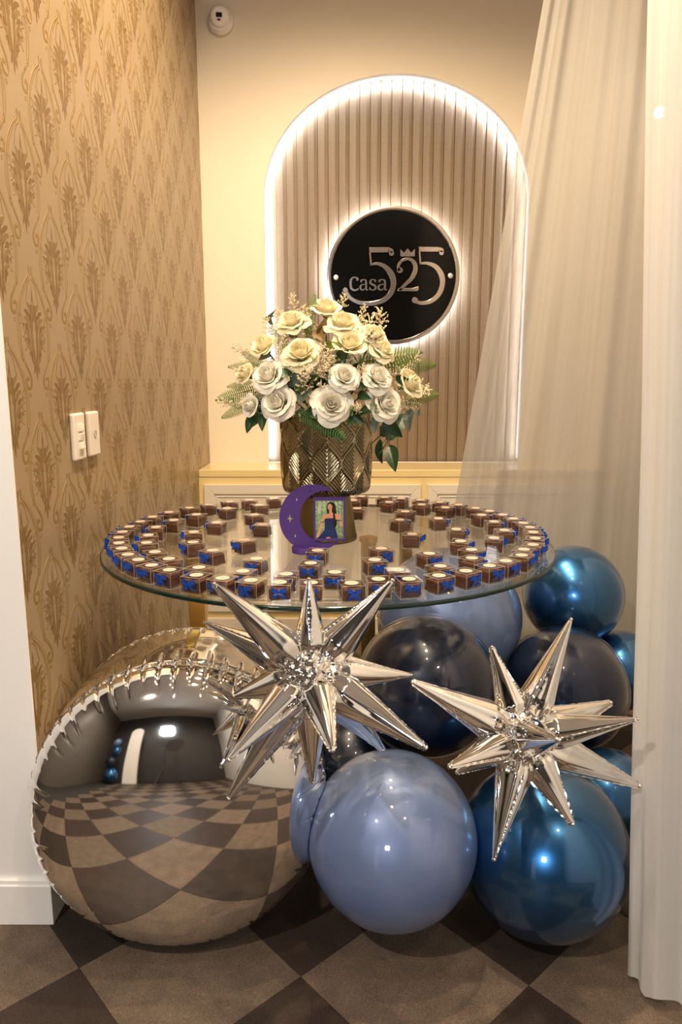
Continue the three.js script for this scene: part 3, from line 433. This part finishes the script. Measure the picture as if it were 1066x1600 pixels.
// ---------- bouquet ----------
const HEART = V(VX, TH + 0.30, VZ);
const aim = (o, dir, roll = 0) => { o.quaternion.setFromUnitVectors(V(0, 1, 0), dir.clone().normalize()); o.rotateY(roll); };
const roseName = ['topmost rose bud', 'upper left rose', 'wide upper middle rose', 'round bud below the sign', 'left yellowish bud', 'wide rose left of centre', 'upper right rose', 'right rose beside the sign', 'mid left rose', 'middle rose', 'mid right rose', 'far right bud', 'lower left rose', 'lower middle rose', 'lower right rose', 'far left bud', 'lowest left bud'];
const roses = [[-.036,1.386,-1.8,.059,1],[-.123,1.353,-1.781,.069,0],[.008,1.349,-1.768,.074,0],[.024,1.299,-1.738,.066,1],[-.192,1.292,-1.77,.056,1],[-.099,1.277,-1.726,.078,0],[.085,1.319,-1.771,.059,0],[.104,1.284,-1.76,.059,0],[-.182,1.221,-1.737,.074,0],[.01,1.218,-1.708,.062,0],[.095,1.216,-1.733,.063,0],[.18,1.203,-1.79,.063,1],[-.158,1.156,-1.722,.074,0],[-.021,1.152,-1.701,.078,0],[.117,1.153,-1.741,.075,0],[-.24,1.224,-1.776,.046,1],[-.227,1.145,-1.76,.046,1]];
{
  const layers = [[3, 0.0055, 0.037, 0, 1.35], [4, 0.0105, 0.039, 0.001, 1.05], [5, 0.016, 0.0385, 0.003, 0.92], [5, 0.0215, 0.036, 0.007, 0.86], [6, 0.027, 0.031, 0.012, 0.76], [6, 0.031, 0.023, 0.017, 0.74]];
  const petG = layers.map(([n, rad, h, fl, al], i) => grid(9, 9, (u, v) => {
    const s = u * 2 - 1, tip = 1 - 0.13 * Math.pow(Math.abs(s), 2.2) + 0.05 * Math.exp(-s * s * 10), vv = v * tip, w = al * Math.pow(Math.sin(Math.min(1, 0.12 + v * 0.95) * Math.PI * 0.62), 0.8), p = s * w;
    const lip = Math.max(0, vv - 0.60) / 0.40, r = rad * (0.30 + 0.70 * Math.pow(Math.sin(Math.min(1, vv * 1.05) * 1.5708), 0.8)) - (i < 3 ? 0.14 * rad * lip * lip : 0) + fl * (0.55 * vv * vv * vv + 0.45 * lip * lip * (0.5 + Math.abs(s))) - 0.0012 * s * s;
    const y = h * vv - fl * 0.75 * lip * lip + 0.0018 * Math.sin(s * 5 + i * 2) * lip;
    return [Math.sin(p) * r, y, Math.cos(p) * r];
  }));
  const petM = [std([0.90, 0.83, 0.58], 0.62, 0, { side: THREE.DoubleSide, transmission: 0.18, thickness: 0 }), std([0.92, 0.89, 0.78], 0.62, 0, { side: THREE.DoubleSide, transmission: 0.18, thickness: 0 })];
  const green = std([0.06, 0.13, 0.035], 0.6);
  const calyx = lathe([[0, -0.008], [0.006, -0.006], [0.010, 0.0], [0.014, 0.007], [0.010, 0.004], [0, 0.002]], 16);
  const stemG = new THREE.CylinderGeometry(0.0022, 0.0026, 1, 7); stemG.translate(0, -0.5, 0);
  roses.forEach(([x, y, z, d, bud], i) => {
    const t = thing('rose', `cream artificial rose, the ${roseName[i]} of the bouquet`, 'rose', [x, y, z], 'roses of the bouquet');
    const yellow = i < 8 || i === 11 || i === 15, pm = petM[yellow ? 0 : 1];
    const use = bud ? layers.slice(0, 5) : layers; 
    use.forEach(([n], li) => { for (let k = 0; k < n; k++) { const m = mesh('petal', petG[li], pm, t); m.rotation.set(rr(-0.11, 0.11), k * 6.2832 / n + li * 0.7 + rr(-0.2, 0.2), rr(-0.11, 0.11)); m.scale.set(rr(0.93, 1.08), rr(0.9, 1.1), rr(0.93, 1.08)); } });
    mesh('calyx', calyx, green, t);
    const out = V(x, y, z).sub(HEART), len = out.length(), st = mesh('stem', stemG, green, t); 
    const sc = d / (bud ? 0.066 : 0.080) * 1.12; t.scale.setScalar(sc); st.scale.set(1 / sc, (len * 0.62) / sc, 1 / sc);
    aim(t, out.clone().add(V(0, 0, 0.02)), rr(0, 6));
    t.position.addScaledVector(out.normalize(), -0.030 * sc);
  });
}
function nearRose(p, what, own) {
  let b = 0, bd = 9; roses.forEach((r, i) => { const d = Math.hypot(r[0] - p.x, r[1] - p.y); if (d < bd) { bd = d; b = i; } });
  const dx = p.x - roses[b][0], dy = p.y - roses[b][1], rel = Math.abs(dx) > Math.abs(dy) ? (dx < 0 ? 'left of' : 'right of') : (dy > 0 ? 'above' : 'below');
  const lab = `${what} ${rel} the ${roseName[b]}`; own[lab] = (own[lab] || 0) + 1; return own[lab] === 1 ? lab : `${what.replace('small ', '')} ${rel} the ${roseName[b]}, ${ORD[own[lab] - 1]} one there`;
}
const own = {};
function sprig(name, what, cat, group, a, b, geos, mats, names, roll) {
  const A = V(...a), B = V(...b), d = B.clone().sub(A), L = d.length(), t = thing(name, nearRose(B, what, own), cat, a, group);
  geos.forEach((g, i) => { const m = mesh(names[i], g, mats[i], t); }); t.scale.setScalar(L);
  const y = d.normalize(), toCam = V(0, 1.2, 0).sub(A).normalize(), zc = toCam.addScaledVector(y, -toCam.dot(y)).normalize(), x = y.clone().cross(zc);
  t.quaternion.setFromRotationMatrix(new THREE.Matrix4().makeBasis(x, y, zc)); t.rotateY(roll); return t;
}
{
  const bend = (y, s = 0.10) => s * Math.sin(y * 2.4) ;
  const fernL = [], fernS = [];
  for (let i = 0; i < 6; i++) fernS.push(bar(V(0, i / 6, bend(i / 6)), V(0, (i + 1) / 6, bend((i + 1) / 6)), 0.012 - i * 0.0015, 0.0105 - i * 0.0015, 5));
  for (let i = 0; i < 21; i++) for (const s of [-1, 1]) { const y = 0.08 + i * 0.044, l = 0.13 * Math.pow(Math.sin(Math.PI * (0.20 + 0.74 * i / 20)), 0.8) + 0.015; fernL.push(grid(4, 2, (u, v) => [s * u * l, y + u * l * 0.45 + (v - 0.5) * 0.029 * Math.pow(Math.sin(Math.PI * (0.12 + 0.85 * u)), 0.7), bend(y) - 0.35 * u * u * l + 0.012 * Math.abs(v - 0.5)])); }
  fernL.push(grid(3, 2, (u, v) => [(v - 0.5) * 0.05 * (1 - u), 0.97 + u * 0.06, bend(1)]));
  const fg = merge(fernL), fs = merge(fernS), dk = { side: THREE.DoubleSide, transmission: 0.2, thickness: 0 };
  const fm = [std([0.125, 0.215, 0.02], 0.6, 0, dk), std([0.06, 0.17, 0.035], 0.6, 0, dk), std([0.26, 0.33, 0.06], 0.6, 0, dk)];
  const fw = ['light green fern frond', 'dark green fern frond', 'yellow green fern frond'];
  for (const f of [[-.084,1.307,-1.793,-.065,1.408,-1.818,0],[.03,1.243,-1.766,.196,1.271,-1.823,0],[.113,1.235,-1.805,.237,1.243,-1.882,0],[.155,1.148,-1.834,.25,1.167,-1.89,0],[-.207,1.241,-1.82,-.28,1.236,-1.81,0],[-.207,1.184,-1.804,-.316,1.153,-1.853,0],[-.214,1.151,-1.811,-.301,1.11,-1.838,0],[-.116,1.134,-1.759,.012,1.067,-1.715,1],[-.219,1.2,-1.818,-.283,1.187,-1.801,0],[-.104,1.251,-1.767,-.054,1.251,-1.704,2],[.073,1.168,-1.77,.073,1.206,-1.714,0],[-.132,1.24,-1.772,-.133,1.206,-1.707,1],[-.024,1.185,-1.746,-.031,1.226,-1.698,1],[.051,1.142,-1.763,.093,1.127,-1.723,1]]) sprig('fern_frond', fw[f[6]], 'fern', 'fern fronds of the bouquet', f.slice(0, 3), f.slice(3, 6), [fs, fg], [fm[f[6]], fm[f[6]]], ['stem', 'leaflets'], rr(-0.3, 0.3));
  const leafG = grid(8, 14, (u, v) => { const s = u * 2 - 1, w = 0.21 * Math.pow(Math.sin(Math.PI * Math.pow(v, 0.8)), 0.85); return [s * w, 0.05 + v * 0.98, 0.10 * Math.sin(v * 2.6) - 0.10 + 0.09 * Math.abs(s) * Math.sin(Math.PI * v) + 0.012 * Math.cos(v * 44 - Math.abs(s) * 6) * (1 - Math.abs(s))]; });
  const leafS = bar(V(0, -0.45, -0.14), V(0, 0.12, -0.07), 0.02, 0.014, 6);
  const lm = [std([0.020, 0.065, 0.018], 0.42, 0, dk), std([0.10, 0.145, 0.115], 0.6, 0, dk), std([0.30, 0.42, 0.05], 0.5, 0, dk), std([0.22, 0.13, 0.04], 0.6, 0, dk)];
  const lw = ['dark green pointed leaf', 'grey green leaf', 'bright yellow green leaf', 'brownish gold leaf'];
  for (const l of [[-.213,1.132,-1.803,-.235,1.075,-1.791,0],[-.192,1.136,-1.786,-.193,1.083,-1.757,0],[.101,1.12,-1.782,.152,1.063,-1.795,0],[.173,1.139,-1.847,.17,1.08,-1.803,1],[.008,1.143,-1.743,.056,1.101,-1.726,0],[-.137,1.195,-1.756,-.086,1.211,-1.709,1],[-.077,1.185,-1.74,-.097,1.154,-1.708,1],[.129,1.211,-1.8,.166,1.2,-1.78,0],[-.04,1.287,-1.767,-.01,1.288,-1.729,2],[-.013,1.255,-1.754,.008,1.267,-1.723,0],[.084,1.125,-1.771,.081,1.079,-1.742,1],[-.035,1.1,-1.748,.003,1.061,-1.727,0],[-.013,1.121,-1.744,-.034,1.075,-1.719,0],[-.133,1.307,-1.8,-.103,1.325,-1.756,1],[-.142,1.229,-1.765,-.144,1.206,-1.722,0],[.035,1.174,-1.748,.061,1.164,-1.718,0],[-.207,1.277,-1.829,-.172,1.26,-1.747,1],[-.205,1.119,-1.799,-.215,1.099,-1.765,0],[.035,1.126,-1.752,.019,1.102,-1.716,0],[-.056,1.301,-1.776,-.04,1.341,-1.76,3],[.062,1.286,-1.789,.069,1.305,-1.758,3],[-.062,1.334,-1.802,-.044,1.298,-1.733,3],[-.115,1.164,-1.748,-.134,1.138,-1.718,0],[-.083,1.143,-1.742,-.06,1.118,-1.708,0],[.062,1.211,-1.76,.034,1.185,-1.711,0],[.188,1.127,-1.879,.196,1.118,-1.817,1],[-.171,1.365,-1.927,-.182,1.353,-1.818,0]]) { const A = V(...l.slice(0, 3)), B = V(...l.slice(3, 6)), d = B.clone().sub(A); const L = Math.max(d.length(), 0.055); d.setLength(L); const e = A.clone().add(d); sprig('leaf', lw[l[6]], 'leaf', 'leaves of the bouquet', l.slice(0, 3), [e.x, e.y, e.z], [leafG, leafS], [lm[l[6]], lm[l[6]]], ['blade', 'stalk'], rr(-0.5, 0.5)); }
  { // dark leaves packed between the stems inside the dome
    const spots = []; for (let k = 0; k < 84; k++) { const el = -0.25 + 1.35 * ((k * 0.618) % 1), az = k * 2.39996; if (Math.sin(az) < -0.35) continue; spots.push([az, el, k]); }
    for (const [az, el, k] of spots) { const d = V(Math.cos(az) * Math.cos(el), Math.sin(el), Math.sin(az) * Math.cos(el)), A = HEART.clone().add(V(d.x * (k % 2 ? 0.15 : 0.175), d.y * 0.16 + 0.01, d.z * (k % 2 ? 0.13 : 0.15))), tn = V(rr(-1, 1), rr(-1, 1), rr(-1, 1)), B = A.clone().add(tn.addScaledVector(d, -tn.dot(d)).normalize().addScaledVector(d, 0.35).normalize().multiplyScalar(rr(0.07, 0.10))); sprig('leaf', lw[k % 4 === 3 ? 1 : 0], 'leaf', 'leaves of the bouquet', [A.x, A.y, A.z], [B.x, B.y, B.z], [leafG, leafS], [lm[k % 4 === 3 ? 1 : 0], lm[0]], ['blade', 'stalk'], rr(-0.9, 0.9)); }
  }
  const mk = k => { const fl = [], st = [bar(V(0, -0.5, -0.1), V(0, 0.95, 0.03), 0.014, 0.006, 5)];
    const oc = (p, r) => { const g = new THREE.OctahedronGeometry(r, 0); g.scale(0.75, 1.5, 0.75); g.rotateZ(rr(-1, 1)); g.rotateX(rr(-1, 1)); g.translate(p.x, p.y, p.z); fl.push(g); };
    for (let i = 0; i < 16; i++) { const y = 0.1 + i * 0.055, a = i * 2.4 + k, l = 0.30 * (1 - i / 19) + 0.05, e = V(Math.cos(a) * l, y + 0.16, Math.sin(a) * l); const b = V(0, y, y * 0.03); st.push(bar(b, e, 0.006, 0.004, 4)); for (let q = 0; q < 7; q++) { const f = 0.3 + q * 0.12; oc(b.clone().lerp(e, f).add(V(rr(-0.035, 0.035), rr(-0.01, 0.05), rr(-0.035, 0.035))), rr(0.022, 0.036)); } }
    for (let q = 0; q < 5; q++) oc(V(rr(-0.02, 0.02), 0.92 + q * 0.035, 0.03), 0.026); return [merge(st), merge(fl)]; };
  const sp = [mk(0), mk(1), mk(2)], sm = [std([0.55, 0.44, 0.25], 0.7), std([0.84, 0.74, 0.52], 0.7)];
  { // more filler tucked into the gaps between the blooms
    const done = []; let n = 0;
    for (let k = 0; k < 900 && n < 34; k++) {
      const az = rr(0.1, 3.04), el = rr(-0.05, 1.45), d = V(Math.cos(az) * Math.cos(el), Math.sin(el), Math.sin(az) * Math.cos(el)), B = V(VX + d.x * 0.25, 1.15 + d.y * 0.225, VZ + d.z * 0.24);
      if (B.y < 1.13 && Math.abs(B.x - VX) < 0.14) continue;
      if (roses.some(r => Math.hypot(r[0] - B.x, r[1] - B.y) < 0.036) || done.some(q => q.distanceTo(B) < 0.045)) continue;
      done.push(B); n++; const A = HEART.clone().lerp(B, 0.74), green = n % 3 === 0;
      if (green) sprig('fern_frond', n % 2 ? fw[0] : fw[1], 'fern', 'fern fronds of the bouquet', [A.x, A.y, A.z], [B.x + d.x * 0.03, B.y, B.z + d.z * 0.03], [fs, fg], [fm[n % 2 ? 0 : 1], fm[n % 2 ? 0 : 1]], ['stem', 'leaflets'], rr(-0.5, 0.5));
      else sprig('filler_spray', 'small cream filler flower spray', 'flower spray', 'cream filler sprays of the bouquet', [A.x, A.y, A.z], [B.x, B.y, B.z], sp[n % 3], sm, ['stem', 'florets'], rr(0, 6));
    }
  }
  ([[-.111,1.365,-1.856,-.12,1.409,-1.826],[-.1,1.306,-1.787,-.108,1.362,-1.766],[-.173,1.309,-1.826,-.183,1.351,-1.79],[-.137,1.259,-1.773,-.155,1.298,-1.738],[-.003,1.37,-1.85,.008,1.408,-1.814],[.047,1.335,-1.823,.056,1.379,-1.793],[.098,1.339,-1.869,.092,1.369,-1.802],[-.05,1.226,-1.744,-.044,1.282,-1.709],[-.061,1.206,-1.741,-.033,1.236,-1.695],[-.088,1.164,-1.742,-.085,1.216,-1.694],[-.238,1.14,-1.827,-.308,1.151,-1.826],[-.213,1.124,-1.805,-.239,1.153,-1.752],[.04,1.206,-1.752,.055,1.236,-1.708],[.062,1.286,-1.789,.082,1.309,-1.747],[.135,1.217,-1.807,.163,1.227,-1.762],[.192,1.183,-1.88,.215,1.179,-1.807],[-.207,1.266,-1.821,-.265,1.285,-1.809],[-.141,1.342,-1.839,-.153,1.369,-1.791],[-.084,1.34,-1.812,-.088,1.378,-1.777],[.073,1.264,-1.782,.114,1.278,-1.747],[-.131,1.216,-1.757,-.075,1.226,-1.694],[.167,1.25,-1.861,.188,1.265,-1.8],[.03,1.132,-1.749,.039,1.144,-1.698],[.075,1.343,-1.852,.071,1.309,-1.742],[-.061,1.216,-1.743,-.023,1.271,-1.705],[-.211,1.217,-1.803,-.256,1.227,-1.773]]).forEach((s, i) => { const A = V(...s.slice(0, 3)), B = V(...s.slice(3, 6)); sprig('filler_spray', 'small cream filler flower spray', 'flower spray', 'cream filler sprays of the bouquet', s.slice(0, 3), s.slice(3, 6), sp[i % 3], sm, ['stem', 'florets'], rr(0, 6)); });
}

// ---------- round balloons ----------
const dents = [];                                        // solids that press into later balloons
function pressed(g, c) {
  const p = g.attributes.position, v = V(0, 0, 0);
  for (let i = 0; i < p.count; i++) {
    v.fromBufferAttribute(p, i).add(c);
    for (const [dc, dr] of dents) { const d = v.distanceTo(dc); if (d < dr + 0.001) v.sub(dc).setLength(dr + 0.001).add(dc); }
    if (v.y < 0.0008) v.y = 0.0008; if (c.x > WX && v.x < WX + 0.0015) v.x = WX + 0.0015;
    v.sub(c); p.setXYZ(i, v.x, v.y, v.z);
  }
  g.computeVertexNormals(); return g;
}
const latex = {
  lavender: std([0.155, 0.225, 0.43], 0.42, 0.25, { clearcoat: 1, clearcoatRoughness: 0.05 }),
  chrome: std([0.032, 0.15, 0.37], 0.27, 0.92, { clearcoat: 1, clearcoatRoughness: 0.06 }),
  navy: std([0.005, 0.012, 0.036], 0.30, 0.2, { clearcoat: 1, clearcoatRoughness: 0.03 }),
};
const film = std([0.92, 0.93, 0.97], 0.02, 0, { transmission: 1, thickness: 0, ior: 1.22 });
function balloon(name, label, kind, c, r, knotDir, bubble) {
  const C = V(...c), t = thing(name, label, 'balloon', c, 'round blue balloons'), ir = bubble ? r * 0.965 : r;
  const sph = rad => { const g = mergeVertices(new THREE.SphereGeometry(rad, 120, 80)); g.deleteAttribute('uv'); const p = g.attributes.position, k = V(...knotDir).normalize(), v = V(0, 0, 0); for (let i = 0; i < p.count; i++) { v.fromBufferAttribute(p, i); const a = v.dot(k) / rad; v.addScaledVector(k, rad * 0.05 * Math.pow(Math.max(0, a - 0.75) / 0.25, 3)); v.multiplyScalar(1 + 0.006 * noise.noise(v.x * 9, v.y * 9, v.z * 9 + r * 50)); p.setXYZ(i, v.x, v.y, v.z); } return pressed(g, C); };
  if (bubble) { mesh('clear_film', sph(r), film, t); mesh('skin', sph(ir), latex[kind], t); } else mesh('skin', sph(r), latex[kind], t);
  const kn = lathe([[0.0, -0.004], [0.010, -0.002], [0.006, 0.006], [0.005, 0.010], [0.010, 0.018], [0.007, 0.019], [0, 0.012]], 16), k = V(...knotDir).normalize(); kn.applyQuaternion(new THREE.Quaternion().setFromUnitVectors(V(0, 1, 0), k)); kn.translate(k.x * r * 1.04, k.y * r * 1.04, k.z * r * 1.04); mesh('knot', kn, latex[kind], t);
  dents.push([C, r]);
}
balloon('balloon', 'pale lavender blue balloon low in front, between silver balloon and chrome blue balloon', 'lavender', [0.109, 0.246, -1.377], 0.179, [0.1, 0.2, -1]);
balloon('balloon', 'large metallic blue balloon on the floor beside the white curtain', 'chrome', [0.446, 0.1855, -1.425], 0.185, [0.2, 0.3, -1]);
balloon('balloon', 'dark navy glossy balloon below the table between the two silver starbursts', 'navy', [0.219, 0.444, -1.711], 0.180, [0, -0.5, -1], true);
balloon('balloon', 'dark navy glossy balloon behind the right silver starburst', 'navy', [0.643, 0.331, -1.940], 0.180, [0, -0.5, -1], true);
balloon('balloon', 'pale lavender blue balloon tucked under the glass table top', 'lavender', [0.330, 0.486, -2.10], 0.220, [0, -0.6, -1]);
balloon('balloon', 'metallic blue balloon highest of the cluster, beside the table rim', 'chrome', [0.735, 0.535, -2.19], 0.157, [-0.2, -0.5, -1]);
balloon('balloon', 'dark navy balloon wedged between the silver balloon and the lavender balloon', 'navy', [0.020, 0.17, -1.80], 0.165, [0, 0.5, -1]);
balloon('balloon', 'small metallic blue balloon peeking out beside the curtain edge', 'chrome', [0.89, 0.30, -2.15], 0.125, [0, -0.5, -1]);
balloon('balloon', 'metallic blue balloon in shadow behind the large blue floor balloon', 'chrome', [0.70, 0.125, -1.72], 0.125, [0, -0.4, -1]);

const cluster = dents.splice(0);
balloon('room_balloon', 'large metallic blue balloon standing on the floor across the room', 'chrome', [-2.22, 0.27, 2.45], 0.27, [0, 0.3, 1]);
balloon('room_balloon', 'dark navy balloon second from the floor in the stack across the room', 'navy', [-2.33, 0.74, 2.5], 0.22, [0, 0.3, 1]);
balloon('room_balloon', 'metallic blue balloon third from the floor in the stack across the room', 'chrome', [-2.2, 1.13, 2.5], 0.20, [0, 0.3, 1]);
balloon('room_balloon', 'pale lavender balloon topmost in the stack across the room', 'lavender', [-2.28, 1.49, 2.5], 0.17, [0, 0.3, 1]);
dents.length = 0; dents.push(...cluster);
// ---------- silver foil balloon ----------
const mirror = std([0.95, 0.94, 0.925], 0.045, 1);
{
  const C = V(-0.352, 0.314, -1.508), R = 0.311, HL = 0.255, P = 2.3, seam = 0.128, NW = 58;
  const t = thing('foil_balloon', 'huge mirror silver foil sphere balloon leaning on the wallpapered wall', 'balloon', [C.x, C.y, C.z]);
  const A = V(0.10, 0.07, 1).normalize(), q = new THREE.Quaternion().setFromUnitVectors(V(0, 0, 1), A);
  const rho = a => { const b = Math.abs(a); return b < seam ? R * (1.012 - 0.018 * (b / seam) * (b / seam)) : R * 0.994 * Math.pow(Math.max(0, 1 - Math.pow((b - seam) / (HL - seam), 2.05)), 1 / 2.05); };
  const rows = []; for (let i = 0; i <= 150; i++) { const s = i / 150 * 2 - 1; rows.push(HL * Math.sign(s) * Math.sin(Math.min(1, Math.abs(s)) * 1.5708)); }
  for (const s of [-seam, seam]) for (let k = -14; k <= 14; k++) rows.push(s + k * 0.0018); rows.sort((a, b) => a - b);
  const jit = Array.from({ length: NW }, () => [rr(0.7, 1.15), rr(0.6, 1.15)]);
  const g = grid(696, rows.length - 1, (u, v) => {
    const a = rows[Math.round(v * (rows.length - 1))], ph = u * 6.2832, d = Math.min(Math.abs(a - seam), Math.abs(a + seam));
    const f = u * NW, k = Math.floor(f) % NW, x = f - Math.floor(f) - 0.5, reach = 0.075 * jit[k][1];
    const crease = 0.0085 * jit[k][0] * Math.exp(-Math.pow((x + 0.12 * noise.noise(k * 3.7, a * 20, 1)) / 0.09, 2)) * Math.pow(Math.max(0, 1 - d / reach), 0.7), puff = -0.009 * Math.exp(-Math.pow(d / 0.008, 2));
    const r = Math.max(0, rho(a) - crease + puff) * (1 + 0.004 * noise.noise(Math.cos(ph) * 2, Math.sin(ph) * 2, a * 6)), o = V(Math.cos(ph) * r, Math.sin(ph) * r, a).applyQuaternion(q);
    return [o.x, o.y, o.z];
  }, true);
  dents.push([V(-0.352, 0.2, -3), 0.01]);
  mesh('skin', pressed(g, C), mirror, t);
  for (const s of [-seam, seam]) {
    const r0 = rho(s) - 0.012, rg = grid(696, 3, (u, v) => { const ph = u * 6.2832, f = u * NW, w = Math.sin(f * 6.2832) * 0.0018 + 0.001 * noise.noise(f * 2.3, 0, s), ln = 0.013 + 0.002 * noise.noise(f * 1.7, 3, s) - 0.0015 * Math.cos(f * 6.2832), o = V(Math.cos(ph) * (r0 + ln * v), Math.sin(ph) * (r0 + ln * v), s + w * v).applyQuaternion(q); return [o.x, o.y, o.z]; });
    mesh('seam_rim', pressed(rg, C), std([0.9, 0.88, 0.86], 0.15, 1, { side: THREE.DoubleSide }), t);
  }
}
// ---------- starburst foil balloons ----------
function starburst(label, c, tips, k) {
  const t = thing('starburst_balloon', label, 'balloon', c, 'silver starburst balloons');
  const core = mergeVertices(new THREE.IcosahedronGeometry(0.047, 16).deleteAttribute('uv').deleteAttribute('normal')), p = core.attributes.position, v = V(0, 0, 0);
  for (let i = 0; i < p.count; i++) { v.fromBufferAttribute(p, i); const n = v.clone().multiplyScalar(1 / 0.047), f = Math.abs(noise.noise(n.x * 3.2 + k, n.y * 3.2, n.z * 3.2)) * 0.40 + Math.abs(noise.noise(n.x * 7, n.y * 7 + k, n.z * 7)) * 0.30 + Math.abs(noise.noise(n.x * 15, n.y * 15, n.z * 15 + k)) * 0.12; v.multiplyScalar(0.95 + f); p.setXYZ(i, v.x, v.y, v.z); }
  core.computeVertexNormals(); mesh('core', core, std([0.9, 0.88, 0.86], 0.10, 1), t);
  tips.forEach((tp, i) => {
    const d = V(...tp), L = d.length(), R = 0.033 * Math.min(1.05, 0.6 + L * 1.9), ph = i * 1.7 + k, ra = s => R * (s < 0.24 ? 0.62 + 0.38 * Math.sin(s / 0.24 * 1.5708) : Math.max(0.10, 1 - (s - 0.24) / 0.76 * 0.90)) * (s > 0.985 ? Math.sqrt(Math.max(0, 1 - Math.pow((s - 0.985) / 0.015, 2))) : 1);
    const g = grid(64, 70, (u, v2) => { const s = v2, a = u * 6.2832, near = Math.exp(-s * 14), wr = 0.16 * near * noise.noise(Math.cos(a) * 2.2 + i, Math.sin(a) * 2.2, s * 14 + k) * 2, ridge = (0.035 * Math.cos(a * 9 + ph * 2 + 2 * noise.noise(s * 2, i, k + 3)) + 0.04) * (1 - s * 0.4) + 0.03 * Math.cos(a * 5 + ph + 3 * noise.noise(s * 1.2, i, k)) * (1 - s * 0.5), sm = Math.exp(-Math.pow(Math.sin(a) / 0.16, 2)); const r = ra(s) * (1 + wr + ridge - 0.05 * sm * (1 + noise.noise(s * 40, a > 3 ? 5 : 0, i))); return [Math.cos(a) * r, 0.028 + s * (L - 0.028), Math.sin(a) * r * 0.92]; }, true);
    const m = mesh('spike', g, mirror, t); aim(m, d, ph);
    const fl = []; for (const s2 of [-1, 1]) fl.push(grid(90, 1, (u, v2) => { const rz = ra(Math.min(u, 0.985)) * 0.95; return [s2 * (rz + v2 * (0.0032 + 0.0016 * noise.noise(u * 17, s2, i))), 0.03 + u * (L - 0.03), v2 * 0.0016 * noise.noise(u * 22, i, 3)]; }));
    mesh('seam', merge(fl), seamMat, m);
    const tipb = new THREE.SphereGeometry(0.0045, 12, 8); tipb.scale(1, 0.7, 0.8); tipb.translate(0, L + 0.0005, 0); mesh('tip_tab', tipb, seamMat, m);
  });
}
const seamMat = std([0.92, 0.9, 0.88], 0.14, 1, { side: THREE.DoubleSide });
const s1 = [[-.053,.682,-1.227],[[-.168,.171,.02],[-.004,.174,-.001],[.145,.169,-.01],[-.217,.049,-.131],[.184,-.022,-.037],[.195,-.085,.117],[.04,-.059,.173],[-.132,-.094,.139],[-.151,-.225,.041],[-.001,-.229,-.019],[.137,-.21,-.104],[-.149,-.069,-.048]]], s2 = [[.342,.539,-1.262],[[-.211,.121,.029],[-.052,.158,-.049],[.101,.211,-.059],[.208,.018,-.105],[.196,.059,.05],[.245,-.121,-.029],[.078,-.128,.084],[-.069,-.178,.114],[-.151,-.005,.102],[-.125,-.057,.031],[.009,.091,.187],[.034,-.01,-.222]]];
starburst('silver starburst balloon in front of the table edge, above the silver sphere', s1[0], s1[1], 0);
starburst('silver starburst balloon at right, resting on the blue balloons', s2[0], s2[1], 4);

renderer.render(scene, camera);
